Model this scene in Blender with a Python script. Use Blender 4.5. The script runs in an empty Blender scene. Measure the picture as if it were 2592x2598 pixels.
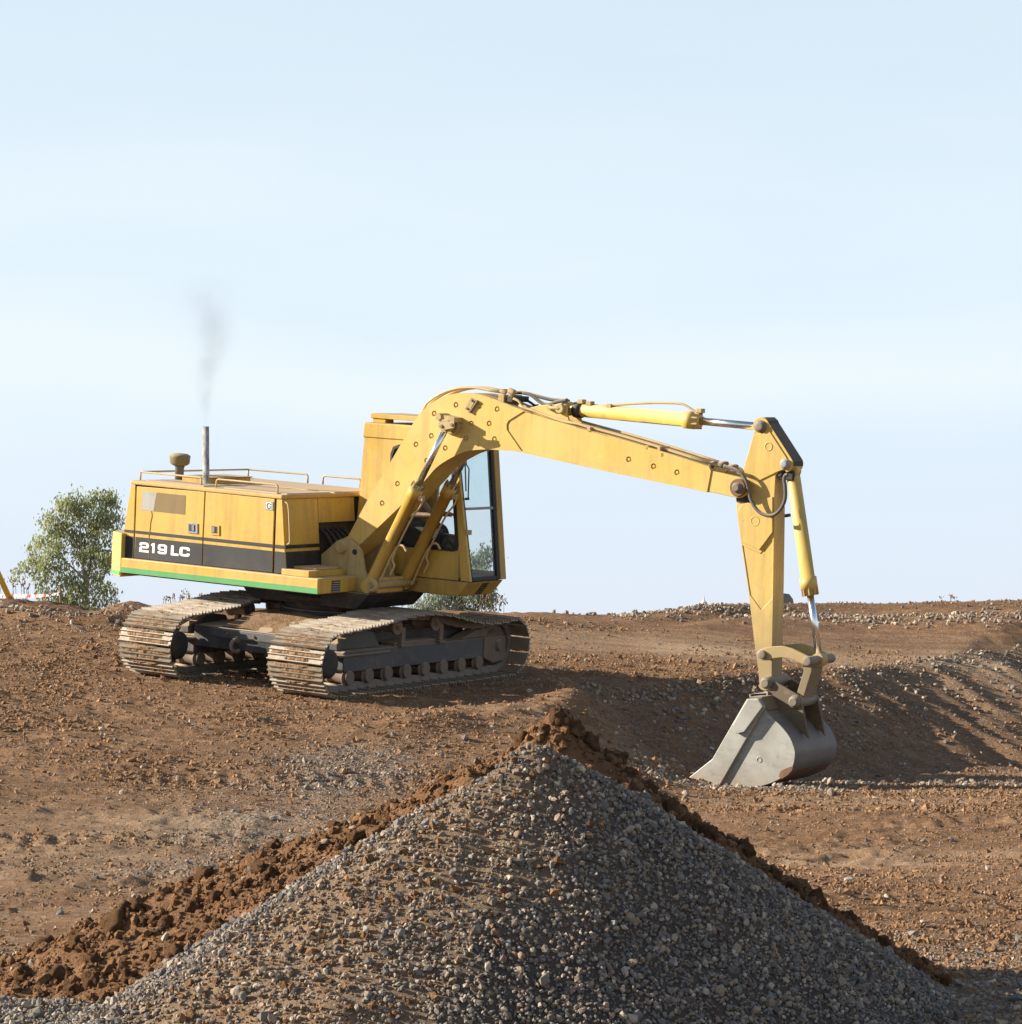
import bpy, bmesh, math, random
import numpy as np
from mathutils import Vector, Matrix, noise
random.seed(7)
RNG = np.random.default_rng(7)
S = bpy.context.scene
COL = S.collection
rad = math.radians

# ------------------------------------------------------------------ camera
FPX, YH, CX0 = 8000.0, 1560.0, 1296.0          # focal length and horizon of the photograph, in its own pixels
cam_d = bpy.data.cameras.new('camera')
cam_d.sensor_fit = 'HORIZONTAL'
cam_d.sensor_width = 36.0
cam_d.lens = FPX / 2592 * 36
cam_d.shift_y = (YH - 1299) / 2592
cam_d.clip_start, cam_d.clip_end = 0.5, 9000
cam = bpy.data.objects.new('camera', cam_d)
COL.objects.link(cam)
cam.rotation_euler = (rad(90), 0, 0)            # eye level at the origin, looking along +Y
S.camera = cam

# ------------------------------------------------------------------ light
SUN = Vector((-0.92, 0.07, 0.40)).normalized()   # towards the sun
W = bpy.data.worlds.new('World')
S.world = W
W.use_nodes = True
nt = W.node_tree
bg = nt.nodes['Background']
sky = nt.nodes.new('ShaderNodeTexSky')
sky.sky_type = 'NISHITA'
sky.sun_disc = False
sky.sun_elevation = math.asin(SUN.z)
sky.sun_rotation = math.atan2(SUN.x, SUN.y)
sky.altitude = 0
sky.air_density = 1.0
sky.dust_density = 0.3
sky.ozone_density = 2.0
# thin bright haze low over the whole horizon, with faint streaks of cirrus
def wn(t, **kw):
    x = nt.nodes.new('ShaderNode' + t)
    for k, v in kw.items(): setattr(x, k, v)
    return x
wl = nt.links.new
hs = wn('HueSaturation'); hs.inputs['Saturation'].default_value = 0.8
wl(sky.outputs[0], hs.inputs['Color'])
tc = wn('TexCoord'); sp = wn('SeparateXYZ'); wl(tc.outputs['Generated'], sp.inputs[0])
rp = wn('ValToRGB'); rp.color_ramp.interpolation = 'EASE'
e = rp.color_ramp.elements
e[0].position, e[0].color = 0.0, (.97, .97, .97, 1)
e[1].position, e[1].color = 0.70, (.04, .04, .04, 1)
e.new(0.09).color = (.93, .93, .93, 1)
e.new(0.20).color = (.74, .74, .74, 1)
e.new(0.32).color = (.26, .26, .26, 1)
wl(sp.outputs[2], rp.inputs[0])
mp = wn('Mapping'); mp.inputs['Scale'].default_value = (1.2, 1.2, 6); wl(tc.outputs['Generated'], mp.inputs[0])
cn = wn('TexNoise'); cn.inputs['Scale'].default_value = 1.7; cn.inputs['Detail'].default_value = 5; cn.inputs['Roughness'].default_value = .55; wl(mp.outputs[0], cn.inputs[0])
cr = wn('ValToRGB'); cr.color_ramp.elements[0].position, cr.color_ramp.elements[0].color = .38, (4.80, 5.70, 6.48, 1)
cr.color_ramp.elements[1].position, cr.color_ramp.elements[1].color = .66, (5.42, 6.10, 6.62, 1)
wl(cn.outputs[0], cr.inputs[0])
hz = wn('ValToRGB'); hz.color_ramp.elements[0].position, hz.color_ramp.elements[0].color = .0, (.8, .8, .8, 1)
hz.color_ramp.elements[1].position, hz.color_ramp.elements[1].color = .07, (0, 0, 0, 1); wl(sp.outputs[2], hz.inputs[0])
mh = wn('MixRGB'); wl(hz.outputs[0], mh.inputs[0]); wl(cr.outputs[0], mh.inputs[1]); mh.inputs[2].default_value = (4.95, 5.35, 6.15, 1)
# a thin veil of cloud low over the horizon
vl = wn('ValToRGB'); ve = vl.color_ramp.elements; vl.color_ramp.interpolation = 'EASE'
ve[0].position, ve[0].color = .055, (0, 0, 0, 1); ve[1].position, ve[1].color = .105, (0, 0, 0, 1); ve.new(.078).color = (1, 1, 1, 1)
wob_n = wn('TexNoise'); wob_n.inputs['Scale'].default_value = 5; wob_n.inputs['Detail'].default_value = 5; wl(tc.outputs['Generated'], wob_n.inputs[0])
wa = wn('Math', operation='MULTIPLY_ADD'); wl(wob_n.outputs[0], wa.inputs[0]); wa.inputs[1].default_value = .05; wb_ = wn('Math', operation='SUBTRACT'); wl(sp.outputs[2], wb_.inputs[0]); wb_.inputs[1].default_value = .025; wl(wb_.outputs[0], wa.inputs[2]); wl(wa.outputs[0], vl.inputs[0])
vm = wn('Math', operation='MULTIPLY'); wl(vl.outputs[0], vm.inputs[0]); vm.inputs[1].default_value = .6
mv = wn('MixRGB'); wl(vm.outputs[0], mv.inputs[0]); wl(mh.outputs[0], mv.inputs[1]); mv.inputs[2].default_value = (5.95, 6.35, 6.70, 1)
mxw = wn('MixRGB'); wl(rp.outputs[0], mxw.inputs[0]); wl(hs.outputs[0], mxw.inputs[1]); wl(mv.outputs[0], mxw.inputs[2])
wl(mxw.outputs[0], bg.inputs[0])
bg.inputs[1].default_value = 0.075
sl = bpy.data.lights.new('sun', 'SUN')
sl.energy = 4.9
sl.angle = rad(0.55)
sl.color = (1.0, 0.90, 0.76)
so = bpy.data.objects.new('sun', sl)
COL.objects.link(so)
so.rotation_euler = (-SUN).to_track_quat('-Z', 'Y').to_euler()
so.location = (-30, 20, 30)
S.view_settings.view_transform = 'Standard'
S.view_settings.look = 'None'
S.view_settings.gamma = 1
S.view_settings.exposure = 1.06
S.view_settings.use_curve_mapping = False
S.cycles.max_bounces = 8
S.cycles.transparent_max_bounces = 24

# ------------------------------------------------------------------ helpers
def tag(o, label=None, cat=None, group=None, kind=None):
    if label: o['label'] = label
    if cat: o['category'] = cat
    if group: o['group'] = group
    if kind: o['kind'] = kind
    return o

def empty(name, loc=(0, 0, 0), parent=None):
    o = bpy.data.objects.new(name, None)
    COL.objects.link(o)
    o.location = loc
    o.empty_display_size = 0.2
    if parent: o.parent = parent
    return o

class MB:
    """collects shapes, then links them as one mesh object"""
    def __init__(s):
        s.v, s.f, s.m, s.sm = [], [], [], []
    def add(s, vs, fs, mi=0, smooth=False):
        b = len(s.v)
        s.v += [tuple(p) for p in vs]
        for f in fs:
            s.f.append([i + b for i in f]); s.m.append(mi); s.sm.append(smooth)
    def box(s, a, b, mi=0, rot=None, piv=None):
        (x0, y0, z0), (x1, y1, z1) = a, b
        vs = [Vector(p) for p in ((x0,y0,z0),(x1,y0,z0),(x1,y1,z0),(x0,y1,z0),(x0,y0,z1),(x1,y0,z1),(x1,y1,z1),(x0,y1,z1))]
        if rot is not None:
            c = Vector(piv) if piv else sum(vs, Vector()) / 8
            vs = [rot @ (p - c) + c for p in vs]
        s.add(vs, [(0,3,2,1),(4,5,6,7),(0,1,5,4),(1,2,6,5),(2,3,7,6),(3,0,4,7)], mi)
    def loft(s, A, B, mi=0, smooth=False, cap=True):
        n = len(A)
        s.add(list(A) + list(B), [(i, (i+1) % n, n + (i+1) % n, n + i) for i in range(n)], mi, smooth)
        if cap:
            s.add(A, [list(range(n))[::-1]], mi); s.add(B, [list(range(n))], mi)
    def prism(s, poly, axis, a, b, mi=0):
        """polygon in the two other axes, extruded along axis from a to b"""
        def P(p, w):
            q = list(p); q.insert(axis, w); return q
        s.loft([P(p, a) for p in poly], [P(p, b) for p in poly], mi)
    def tube(s, path, r, mi=0, seg=10, cap=True, smooth=True):
        path = [Vector(p) for p in path]
        n = len(path)
        rs = r if isinstance(r, (list, tuple)) else [r] * n
        rings = []
        up = None
        for i, p in enumerate(path):
            t = (path[min(i+1, n-1)] - path[max(i-1, 0)]).normalized()
            if up is None:
                up = Vector((0, 0, 1)) if abs(t.z) < 0.9 else Vector((1, 0, 0))
            u = (up - t * up.dot(t)).normalized(); up = u
            w = t.cross(u)
            rings.append([p + (u * math.cos(2*math.pi*k/seg) + w * math.sin(2*math.pi*k/seg)) * rs[i] for k in range(seg)])
        vs = [q for R_ in rings for q in R_]
        fs = [(i*seg+k, i*seg+(k+1) % seg, (i+1)*seg+(k+1) % seg, (i+1)*seg+k) for i in range(n-1) for k in range(seg)]
        s.add(vs, fs, mi, smooth)
        if cap:
            s.add(rings[0], [list(range(seg))[::-1]], mi); s.add(rings[-1], [list(range(seg))], mi)
    def cyl(s, a, b, r, mi=0, seg=24):
        s.tube([a, b], r, mi, seg)
    def lathe(s, o, ax, prof, mi=0, seg=24, smooth=True):
        """prof: (distance along ax, radius)"""
        o, ax = Vector(o), Vector(ax).normalized()
        s.tube2(o, ax, prof, mi, seg, smooth)
    def tube2(s, o, ax, prof, mi, seg, smooth):
        up = Vector((0,0,1)) if abs(ax.z) < 0.9 else Vector((1,0,0))
        u = (up - ax * up.dot(ax)).normalized(); w = ax.cross(u)
        rings = [[o + ax*d + (u*math.cos(2*math.pi*k/seg) + w*math.sin(2*math.pi*k/seg))*r for k in range(seg)] for d, r in prof]
        for i in range(len(rings)-1):
            s.add(rings[i] + rings[i+1], [(k, (k+1) % seg, seg+(k+1) % seg, seg+k) for k in range(seg)], mi, smooth and abs(prof[i][0]-prof[i+1][0]) > 1e-4)
        s.add(rings[0], [list(range(seg))[::-1]], mi); s.add(rings[-1], [list(range(seg))], mi)
    def ring(s, c, ax, R_, r, mi=0, seg=20, ts=8):
        c, ax = Vector(c), Vector(ax).normalized()
        up = Vector((0,0,1)) if abs(ax.z) < 0.9 else Vector((1,0,0))
        u = (up - ax*up.dot(ax)).normalized(); w = ax.cross(u)
        vs = []
        for i in range(seg):
            a = 2*math.pi*i/seg; d = u*math.cos(a) + w*math.sin(a)
            for k in range(ts):
                b = 2*math.pi*k/ts
                vs.append(c + d*(R_ + r*math.cos(b)) + ax*r*math.sin(b))
        s.add(vs, [(i*ts+k, ((i+1) % seg)*ts+k, ((i+1) % seg)*ts+(k+1) % ts, i*ts+(k+1) % ts) for i in range(seg) for k in range(ts)], mi, True)
    def mesh(s, name, mats):
        me = bpy.data.meshes.new(name)
        me.from_pydata(s.v, [], s.f)
        for m in mats: me.materials.append(m)
        me.polygons.foreach_set('material_index', s.m)
        me.polygons.foreach_set('use_smooth', s.sm)
        bm = bmesh.new(); bm.from_mesh(me)
        bmesh.ops.remove_doubles(bm, verts=bm.verts, dist=1e-5)
        bmesh.ops.recalc_face_normals(bm, faces=bm.faces)
        bm.to_mesh(me); bm.free()
        return me
    def build(s, name, mats, parent=None, bevel=0.0, seg=2):
        if not isinstance(mats, (list, tuple)): mats = [mats]
        o = bpy.data.objects.new(name, s.mesh(name, mats))
        COL.objects.link(o)
        if parent: o.parent = parent
        if bevel:
            b = o.modifiers.new('bevel', 'BEVEL')
            b.width = bevel; b.segments = seg; b.limit_method = 'ANGLE'; b.angle_limit = rad(38)
            b.harden_normals = False
        return o

def soft(pts, it=2):
    """round the corners of a path"""
    p = [Vector(q) for q in pts]
    for _ in range(it):
        o = [p[0]]
        for a, b in zip(p, p[1:]):
            o += [a*.75 + b*.25, a*.25 + b*.75]
        o.append(p[-1]); p = o
    return p

def spline(pts, n=8):
    p = [np.array(q, float) for q in pts]
    p = [2*p[0]-p[1]] + p + [2*p[-1]-p[-2]]
    out = []
    for i in range(1, len(p)-2):
        for k in range(n):
            t = k/n
            out.append(.5*((2*p[i]) + (p[i+1]-p[i-1])*t + (2*p[i-1]-5*p[i]+4*p[i+1]-p[i+2])*t*t + (3*p[i]-p[i-1]-3*p[i+1]+p[i+2])*t**3))
    out.append(p[-2])
    return [tuple(float(c) for c in q) for q in out]

def np_mesh(name, V, F, mats, cols=None, smooth=False, parent=None, mi=None, attrs=None):
    """mesh from arrays; F is (n, 3) or (n, 4)"""
    me = bpy.data.meshes.new(name)
    k = F.shape[1]
    me.vertices.add(len(V)); me.vertices.foreach_set('co', np.ascontiguousarray(V, np.float32).ravel())
    me.loops.add(F.size); me.loops.foreach_set('vertex_index', np.ascontiguousarray(F, np.int32).ravel())
    me.polygons.add(len(F)); me.polygons.foreach_set('loop_start', np.arange(0, F.size, k, dtype=np.int32))
    me.polygons.foreach_set('loop_total', np.full(len(F), k, np.int32))
    me.update(calc_edges=True)
    me.polygons.foreach_set('use_smooth', np.full(len(F), smooth, bool))
    for m in mats: me.materials.append(m)
    if mi is not None: me.polygons.foreach_set('material_index', np.ascontiguousarray(mi, np.int32))
    if cols is not None:
        a = me.color_attributes.new('tint', 'FLOAT_COLOR', 'POINT')
        c = np.ones((len(V), 4), np.float32); c[:, :3] = cols
        a.data.foreach_set('color', c.ravel())
    for n_, vals in (attrs or {}).items():
        a = me.attributes.new(n_, 'FLOAT', 'POINT')
        a.data.foreach_set('value', np.ascontiguousarray(vals, np.float32))
    me.validate()
    o = bpy.data.objects.new(name, me)
    COL.objects.link(o)
    if parent: o.parent = parent
    return o

# ------------------------------------------------------------------ materials
class N:
    def __init__(s, name, rough=0.7):
        s.mat = bpy.data.materials.new(name); s.mat.use_nodes = True
        s.t = s.mat.node_tree; s.p = s.t.nodes['Principled BSDF']
        s.p.inputs['Roughness'].default_value = rough
        s._c = None
    def n(s, typ, **kw):
        x = s.t.nodes.new('ShaderNode' + typ)
        for k, v in kw.items(): setattr(x, k, v)
        return x
    def link(s, a, b): s.t.links.new(a, b)
    def coord(s):
        if s._c is None: s._c = s.n('TexCoord').outputs['Object']
        return s._c
    def mapped(s, scale, loc=(0, 0, 0)):
        m = s.n('Mapping'); m.inputs['Scale'].default_value = scale; m.inputs['Location'].default_value = loc
        s.link(s.coord(), m.inputs['Vector']); return m.outputs[0]
    def noise(s, scale, detail=4, rough=0.6, vec=None, dist=0.0):
        x = s.n('TexNoise'); x.inputs['Scale'].default_value = scale; x.inputs['Detail'].default_value = detail
        x.inputs['Roughness'].default_value = rough; x.inputs['Distortion'].default_value = dist
        s.link(vec if vec is not None else s.coord(), x.inputs['Vector']); return x.outputs[0]
    def ramp(s, val, stops):
        x = s.n('ValToRGB'); e = x.color_ramp.elements
        while len(e) < len(stops): e.new(0.5)
        for el, (p, c) in zip(e, stops):
            el.position = p; el.color = (c, c, c, 1) if isinstance(c, (int, float)) else (*c, 1)
        s.link(val, x.inputs[0]); return x.outputs[0]
    def mix(s, fac, a, b, mode='MIX'):
        x = s.n('MixRGB'); x.blend_type = mode
        for i, v in enumerate((fac, a, b)):
            if hasattr(v, 'is_linked'): s.link(v, x.inputs[i])
            elif i == 0: x.inputs[0].default_value = v
            else: x.inputs[i].default_value = (*v, 1)
        return x.outputs[0]
    def math(s, op, a, b=0.0):
        x = s.n('Math', operation=op)
        for i, v in enumerate((a, b)):
            if hasattr(v, 'is_linked'): s.link(v, x.inputs[i])
            else: x.inputs[i].default_value = v
        return x.outputs[0]
    def bump(s, h, strength=0.3, dist=0.01):
        b = s.n('Bump'); b.inputs['Strength'].default_value = strength; b.inputs['Distance'].default_value = dist
        s.link(h, b.inputs['Height']); s.link(b.outputs[0], s.p.inputs['Normal'])
    def upness(s):
        """how far a surface faces the sky: where dust settles"""
        g = s.n('NewGeometry'); x = s.n('SeparateXYZ'); s.link(g.outputs['True Normal'], x.inputs[0]); return x.outputs['Z']
    def base(s, c):
        if hasattr(c, 'is_linked'): s.link(c, s.p.inputs['Base Color'])
        else: s.p.inputs['Base Color'].default_value = (*c, 1)
    def set(s, **kw):
        for k, v in kw.items(): s.p.inputs[k.replace('_', ' ')].default_value = v
        return s

DUST = (0.46, 0.34, 0.22)
def painted(name, col, rough=0.42, dust=0.75, grime=0.5, chips=0.5, fade=(0.0, 0.0, 0.0), fade_amt=0.0, gr=(0.10, 0.065, 0.035), low=None):
    m = N(name, rough)
    big = m.noise(1.7, 5, 0.6)
    c = m.mix(m.ramp(big, [(0.35, 0.0), (0.7, 0.30)]), col, tuple(min(1, x*1.12 + 0.05) for x in col))
    if fade_amt: c = m.mix(m.math('MULTIPLY', m.ramp(m.noise(0.9, 3, 0.5, m.mapped((1, 1, 1), (3, 1, 2))), [(0.4, 0.0), (0.65, 1.0)]), fade_amt), c, fade)
    streak = m.noise(1.0, 5, 0.65, m.mapped((9, 9, 0.8)))
    c = m.mix(m.math('MULTIPLY', m.ramp(streak, [(0.47, 0.0), (0.74, 1.0)]), 0.45*grime), c, gr)
    spots = m.noise(26, 4, 0.7)
    c = m.mix(m.math('MULTIPLY', m.ramp(spots, [(0.66, 0.0), (0.74, 1.0)]), chips), c, gr)
    sm = m.noise(5, 6, 0.7, None, 0.6)
    c = m.mix(m.math('MULTIPLY', m.ramp(sm, [(0.50, 0.0), (0.74, 1.0)]), 0.5*grime), c, (0.30, 0.20, 0.11))
    up = m.math('MULTIPLY', m.ramp(m.upness(), [(0.35, 0.0), (0.9, 1.0)]), m.math('MULTIPLY', m.ramp(m.noise(6, 5, 0.7), [(0.2, 0.75), (0.6, 1.0)]), dust))
    c = m.mix(up, c, DUST)
    bv = m.n('Bevel', samples=3); bv.inputs[0].default_value = .016
    ge = m.n('NewGeometry'); vd = m.n('VectorMath', operation='DOT_PRODUCT'); m.link(bv.outputs[0], vd.inputs[0]); m.link(ge.outputs['Normal'], vd.inputs[1])
    edge = m.math('MULTIPLY', m.ramp(vd.outputs['Value'], [(.80, 1.), (.985, 0.)]), m.ramp(m.noise(11, 5, .75), [(.44, 0.), (.60, 1.)]))
    c = m.mix(m.math('MULTIPLY', edge, .85*chips), c, (.13, .085, .05))
    if low:                                     # paint scraped off towards the working end
        sx = m.n('SeparateXYZ'); m.link(m.coord(), sx.inputs[0])
        zz = m.math('ADD', sx.outputs[2], m.math('MULTIPLY', m.noise(4, 5, .7), low[1]))
        mr = m.n('MapRange'); m.link(zz, mr.inputs[0]); mr.inputs[1].default_value = low[0]+low[1]; mr.inputs[2].default_value = low[0]; mr.inputs[3].default_value = 0; mr.inputs[4].default_value = .85
        c = m.mix(mr.outputs[0], c, low[2])
    m.base(c)
    m.link(m.ramp(m.math('ADD', m.math('MULTIPLY', sm, 0.6), m.math('MULTIPLY', up, 0.6)), [(0.1, rough-0.04), (0.8, min(0.95, rough+0.4))]), m.p.inputs['Roughness'])
    m.bump(m.math('ADD', m.math('MULTIPLY', m.noise(2.2, 2, 0.5), 1.0), m.math('MULTIPLY', spots, 0.05)), 0.25, 0.02)
    return m.mat

YEL = (0.575, 0.360, 0.048)
M = {}
M['yellow'] = painted('yellow_paint', YEL, 0.42, 0.8, 0.75, 0.75, (0.66, 0.45, 0.16), 0.35)
M['yellow_boom'] = painted('faded_yellow_paint', (0.585, 0.395, 0.080), 0.42, 0.7, 0.6, 0.6, (0.64, 0.465, 0.16), 0.6)
M['yellow_stick'] = painted('scratched_yellow_paint', (0.56, 0.37, 0.07), 0.45, 0.6, 0.7, 0.8, (0.62, 0.45, 0.19), 0.4, low=(1.2, .8, (.27, .21, .12)))
M['yellow_dirty'] = painted('dirty_yellow_paint', (0.50, 0.30, 0.055), 0.55, 0.8, 1.0, 1.0)
M['yellow_worn'] = painted('worn_tan_paint', (0.45, 0.33, 0.13), 0.6, 0.9, 0.9, 0.9)
M['roof'] = painted('dusty_roof_paint', (0.56, 0.36, 0.10), 0.6, 0.95, 0.6, 0.5)
M['black'] = painted('black_stripe_paint', (0.012, 0.013, 0.014), 0.6, 0.5, 0.3, 0.25, (0.035, 0.038, 0.042), 0.5, (0.07, 0.065, 0.06))
M['green'] = painted('green_stripe_paint', (0.075, 0.33, 0.095), 0.45, 0.3, 0.3, 0.4)
M['white'] = painted('white_lettering_paint', (0.84, 0.84, 0.82), 0.5, 0.2, 0.12, 0.15)
M['grey'] = painted('grey_metal_paint', (0.30, 0.31, 0.31), 0.45, 0.5, 0.5, 0.6)
M['frame'] = painted('blue_grey_frame_paint', (0.052, 0.056, 0.062), 0.55, 1.0, 1.0, 0.8, (0.10, 0.095, 0.09), 0.7, (0.13, 0.095, 0.065))
M['frame_dust'] = painted('dusty_frame_paint', (0.17, 0.125, 0.09), 0.75, 0.9, 0.9, 0.6)
M['dark'] = painted('greasy_dark_metal', (0.020, 0.018, 0.016), 0.6, 0.5, 0.6, 0.4, gr=(0.06, 0.045, 0.03))
M['rubber'] = N('black_rubber', 0.65).set(Base_Color=(0.02, 0.02, 0.021, 1)).mat
M['hose'] = painted('dusty_hydraulic_hose', (0.10, 0.095, 0.085), 0.75, 0.9, 0.8, 0.3)
M['pipe'] = painted('tan_hydraulic_pipe', (0.50, 0.36, 0.15), 0.5, 0.8, 0.6, 0.5)
M['chrome'] = N('chromed_rod', 0.2).set(Base_Color=(0.80, 0.80, 0.82, 1), Metallic=1.0).mat
M['ear'] = painted('muddy_bracket_steel', (0.19, 0.145, 0.075), 0.65, 0.8, 1.0, 0.8)
M['ear_dark'] = painted('dark_brown_bracket', (0.10, 0.072, 0.038), 0.6, 0.6, 1.0, 0.8)  # darker brown for the ears and top beam
M['pin'] = painted('worn_steel_pin', (0.17, 0.14, 0.105), 0.5, 0.7, 0.8, 0.5)
M['inside'] = N('cab_interior', 0.8).set(Base_Color=(0.035, 0.036, 0.04, 1)).mat
M['seat'] = N('seat_cloth', 0.9).set(Base_Color=(0.05, 0.052, 0.055, 1)).mat
M['floor'] = N('cab_floor_mat', 0.85).set(Base_Color=(0.07, 0.075, 0.085, 1)).mat

def glass(name, tint, refl=1.0):
    m = N(name)
    t = m.n('BsdfTransparent'); t.inputs[0].default_value = (*tint, 1)
    g = m.n('BsdfGlossy'); g.inputs['Roughness'].default_value = 0.03
    ge = m.n('NewGeometry'); vd = m.n('VectorMath', operation='DOT_PRODUCT'); m.link(ge.outputs['Incoming'], vd.inputs[0]); m.link(ge.outputs['True Normal'], vd.inputs[1])
    fr = m.math('ADD', m.math('MULTIPLY', m.math('POWER', m.math('SUBTRACT', 1.0, m.math('ABSOLUTE', vd.outputs['Value'])), 5.0), .9), .045)   # the same from either side of the pane
    mx = m.n('MixShader'); m.link(m.math('MULTIPLY', fr, refl), mx.inputs[0]); m.link(t.outputs[0], mx.inputs[1]); m.link(g.outputs[0], mx.inputs[2])
    d = m.n('BsdfDiffuse'); d.inputs[0].default_value = (0.5, 0.5, 0.47, 1)
    m2 = m.n('MixShader'); m.link(m.ramp(m.noise(7, 5, 0.7), [(0.4, 0.005), (0.8, 0.04)]), m2.inputs[0]); m.link(mx.outputs[0], m2.inputs[1]); m.link(d.outputs[0], m2.inputs[2])
    m.link(m2.outputs[0], m.t.nodes['Material Output'].inputs[0])
    return m.mat
M['glass'] = glass('cab_glass', (0.90, 0.94, 0.94))
M['glass_tint'] = glass('tinted_cab_glass', (0.76, 0.87, 0.88))

def exhaust_mat():
    m = N('weathered_exhaust_steel', 0.7)
    c = m.mix(m.ramp(m.noise(14, 6, 0.7, m.mapped((1, 1, 0.5))), [(0.38, 0.0), (0.62, 1.0)]), (0.44, 0.43, 0.40), (0.15, 0.13, 0.11))
    c = m.mix(m.ramp(m.noise(5, 5, 0.7, m.mapped((1, 1, 0.7), (4, 2, 0))), [(0.58, 0.0), (0.72, 1.0)]), c, (0.08, 0.06, 0.05))
    m.base(c); m.bump(m.noise(20, 4), 0.3, 0.01); return m.mat
M['exhaust'] = exhaust_mat()

def steel_bucket():
    m = N('bare_bucket_steel', 0.5)
    n1 = m.noise(3.0, 6, 0.65, None, 0.4)
    c = m.mix(m.ramp(n1, [(0.35, 0.0), (0.7, 1.0)]), (0.40, 0.395, 0.355), (0.29, 0.275, 0.24))
    c = m.mix(m.math('MULTIPLY', m.ramp(m.noise(9, 6, 0.7), [(0.58, 0.0), (0.72, 1.0)]), 0.55), c, (0.22, 0.19, 0.16))
    c = m.mix(m.math('MULTIPLY', m.ramp(m.noise(40, 3, 0.6), [(0.66, 0.0), (0.75, 1.0)]), 0.4), c, (0.16, 0.13, 0.10))
    sx = m.n('SeparateXYZ'); m.link(m.coord(), sx.inputs[0])          # soil stuck to the lower edge
    lowz = m.n('MapRange'); m.link(m.math('ADD', sx.outputs[2], m.math('MULTIPLY', m.noise(5, 6, .75), .55)), lowz.inputs[0])
    lowz.inputs[1].default_value = -.05; lowz.inputs[2].default_value = -.50; lowz.inputs[3].default_value = 0; lowz.inputs[4].default_value = .75
    c = m.mix(lowz.outputs[0], c, (.30, .215, .14))
    c = m.mix(m.math('MULTIPLY', m.ramp(m.noise(2, 6, .7, m.mapped((2, 1, 9), (1, 4, 2))), [(.55, 0.), (.7, 1.)]), .45), c, (.17, .14, .11))
    m.base(c); m.set(Metallic=0.25); m.bump(m.noise(30, 4, 0.7), 0.12, 0.01); return m.mat
M['steel'] = steel_bucket()
def rusty_steel():
    m = N('scuffed_bucket_back', 0.6)
    st = m.noise(1, 5, 0.7, m.mapped((5, 2, 5)), 1.0)
    c = m.mix(m.ramp(st, [(0.35, 0.0), (0.7, 1.0)]), (0.15, 0.13, 0.115), (0.21, 0.185, 0.16))
    c = m.mix(m.ramp(m.noise(4, 6, 0.7), [(0.5, 0.0), (0.66, 0.8)]), c, (0.20, 0.13, 0.08))
    m.base(c); m.set(Metallic=0.2); m.bump(m.noise(24, 5, 0.7), 0.2, 0.01); return m.mat
M['bucket_back'] = rusty_steel()
M['rust'] = painted('rusted_mud_steel', (0.17, 0.085, 0.045), 0.9, 0.5, 0.8, 0.6)

def shoe_mat():
    m = N('track_shoe_steel', 0.55)
    c = m.mix(m.ramp(m.noise(6, 6, 0.7, None, 0.5), [(0.35, 0.0), (0.62, 1.0)]), (0.31, 0.27, 0.205), (0.215, 0.152, 0.096))
    c = m.mix(m.ramp(m.noise(18, 4, 0.7), [(0.6, 0.0), (0.72, 1.0)]), c, (0.12, 0.085, 0.06))
    m.base(c); m.set(Metallic=0.15); m.bump(m.noise(40, 4), 0.3, 0.01); return m.mat
M['shoe'] = shoe_mat()
M['link'] = painted('dusty_chain_link', (0.20, 0.165, 0.13), 0.7, 0.8, 0.8, 0.5)

def earth(name, a, b, c, grain=60.0, bump=0.5, tint=False):
    m = N(name, 0.95)
    col = m.mix(m.ramp(m.noise(2.3, 6, 0.65), [(0.35, 0.0), (0.65, 1.0)]), a, b)
    col = m.mix(m.ramp(m.noise(14, 6, 0.75), [(0.45, 0.0), (0.7, 1.0)]), col, c)
    if tint:
        at = m.n('Attribute', attribute_name='tint'); col = m.mix(1.0, col, at.outputs['Color'], 'MULTIPLY')
    m.base(col); m.set(Specular_IOR_Level=0.15)
    m.bump(m.math('ADD', m.noise(grain, 6, 0.75), m.math('MULTIPLY', m.noise(grain*0.25, 4, 0.7), 1.6)), bump, 0.02)
    return m.mat
M['mud'] = earth('caked_mud', (0.29, 0.18, 0.10), (0.36, 0.235, 0.14), (0.21, 0.125, 0.068), 50, 0.9)
M['soil'] = earth('brown_soil', (0.215, 0.112, 0.052), (0.27, 0.152, 0.078), (0.16, 0.080, 0.037), 55, 1.0)
M['clod'] = earth('brown_soil_clod', (0.22, 0.115, 0.053), (0.28, 0.158, 0.081), (0.165, 0.083, 0.038), 45, 1.0, True)
M['crumb'] = earth('ground_crumb', (0.30, 0.165, 0.082), (0.38, 0.235, 0.13), (0.20, 0.105, 0.052), 45, 0.9, True)
def stone_mat(name, grain=30):
    m = N(name, 0.85)
    at = m.n('Attribute', attribute_name='tint')
    c = m.mix(m.ramp(m.noise(grain, 5, 0.7), [(0.3, 0.0), (0.7, 0.35)]), at.outputs['Color'], (0.16, 0.12, 0.09))
    m.base(c); m.set(Specular_IOR_Level=0.3); m.bump(m.noise(grain*2, 4, 0.7), 0.35, 0.01); return m.mat
M['stone'] = stone_mat('loose_stone')

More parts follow.
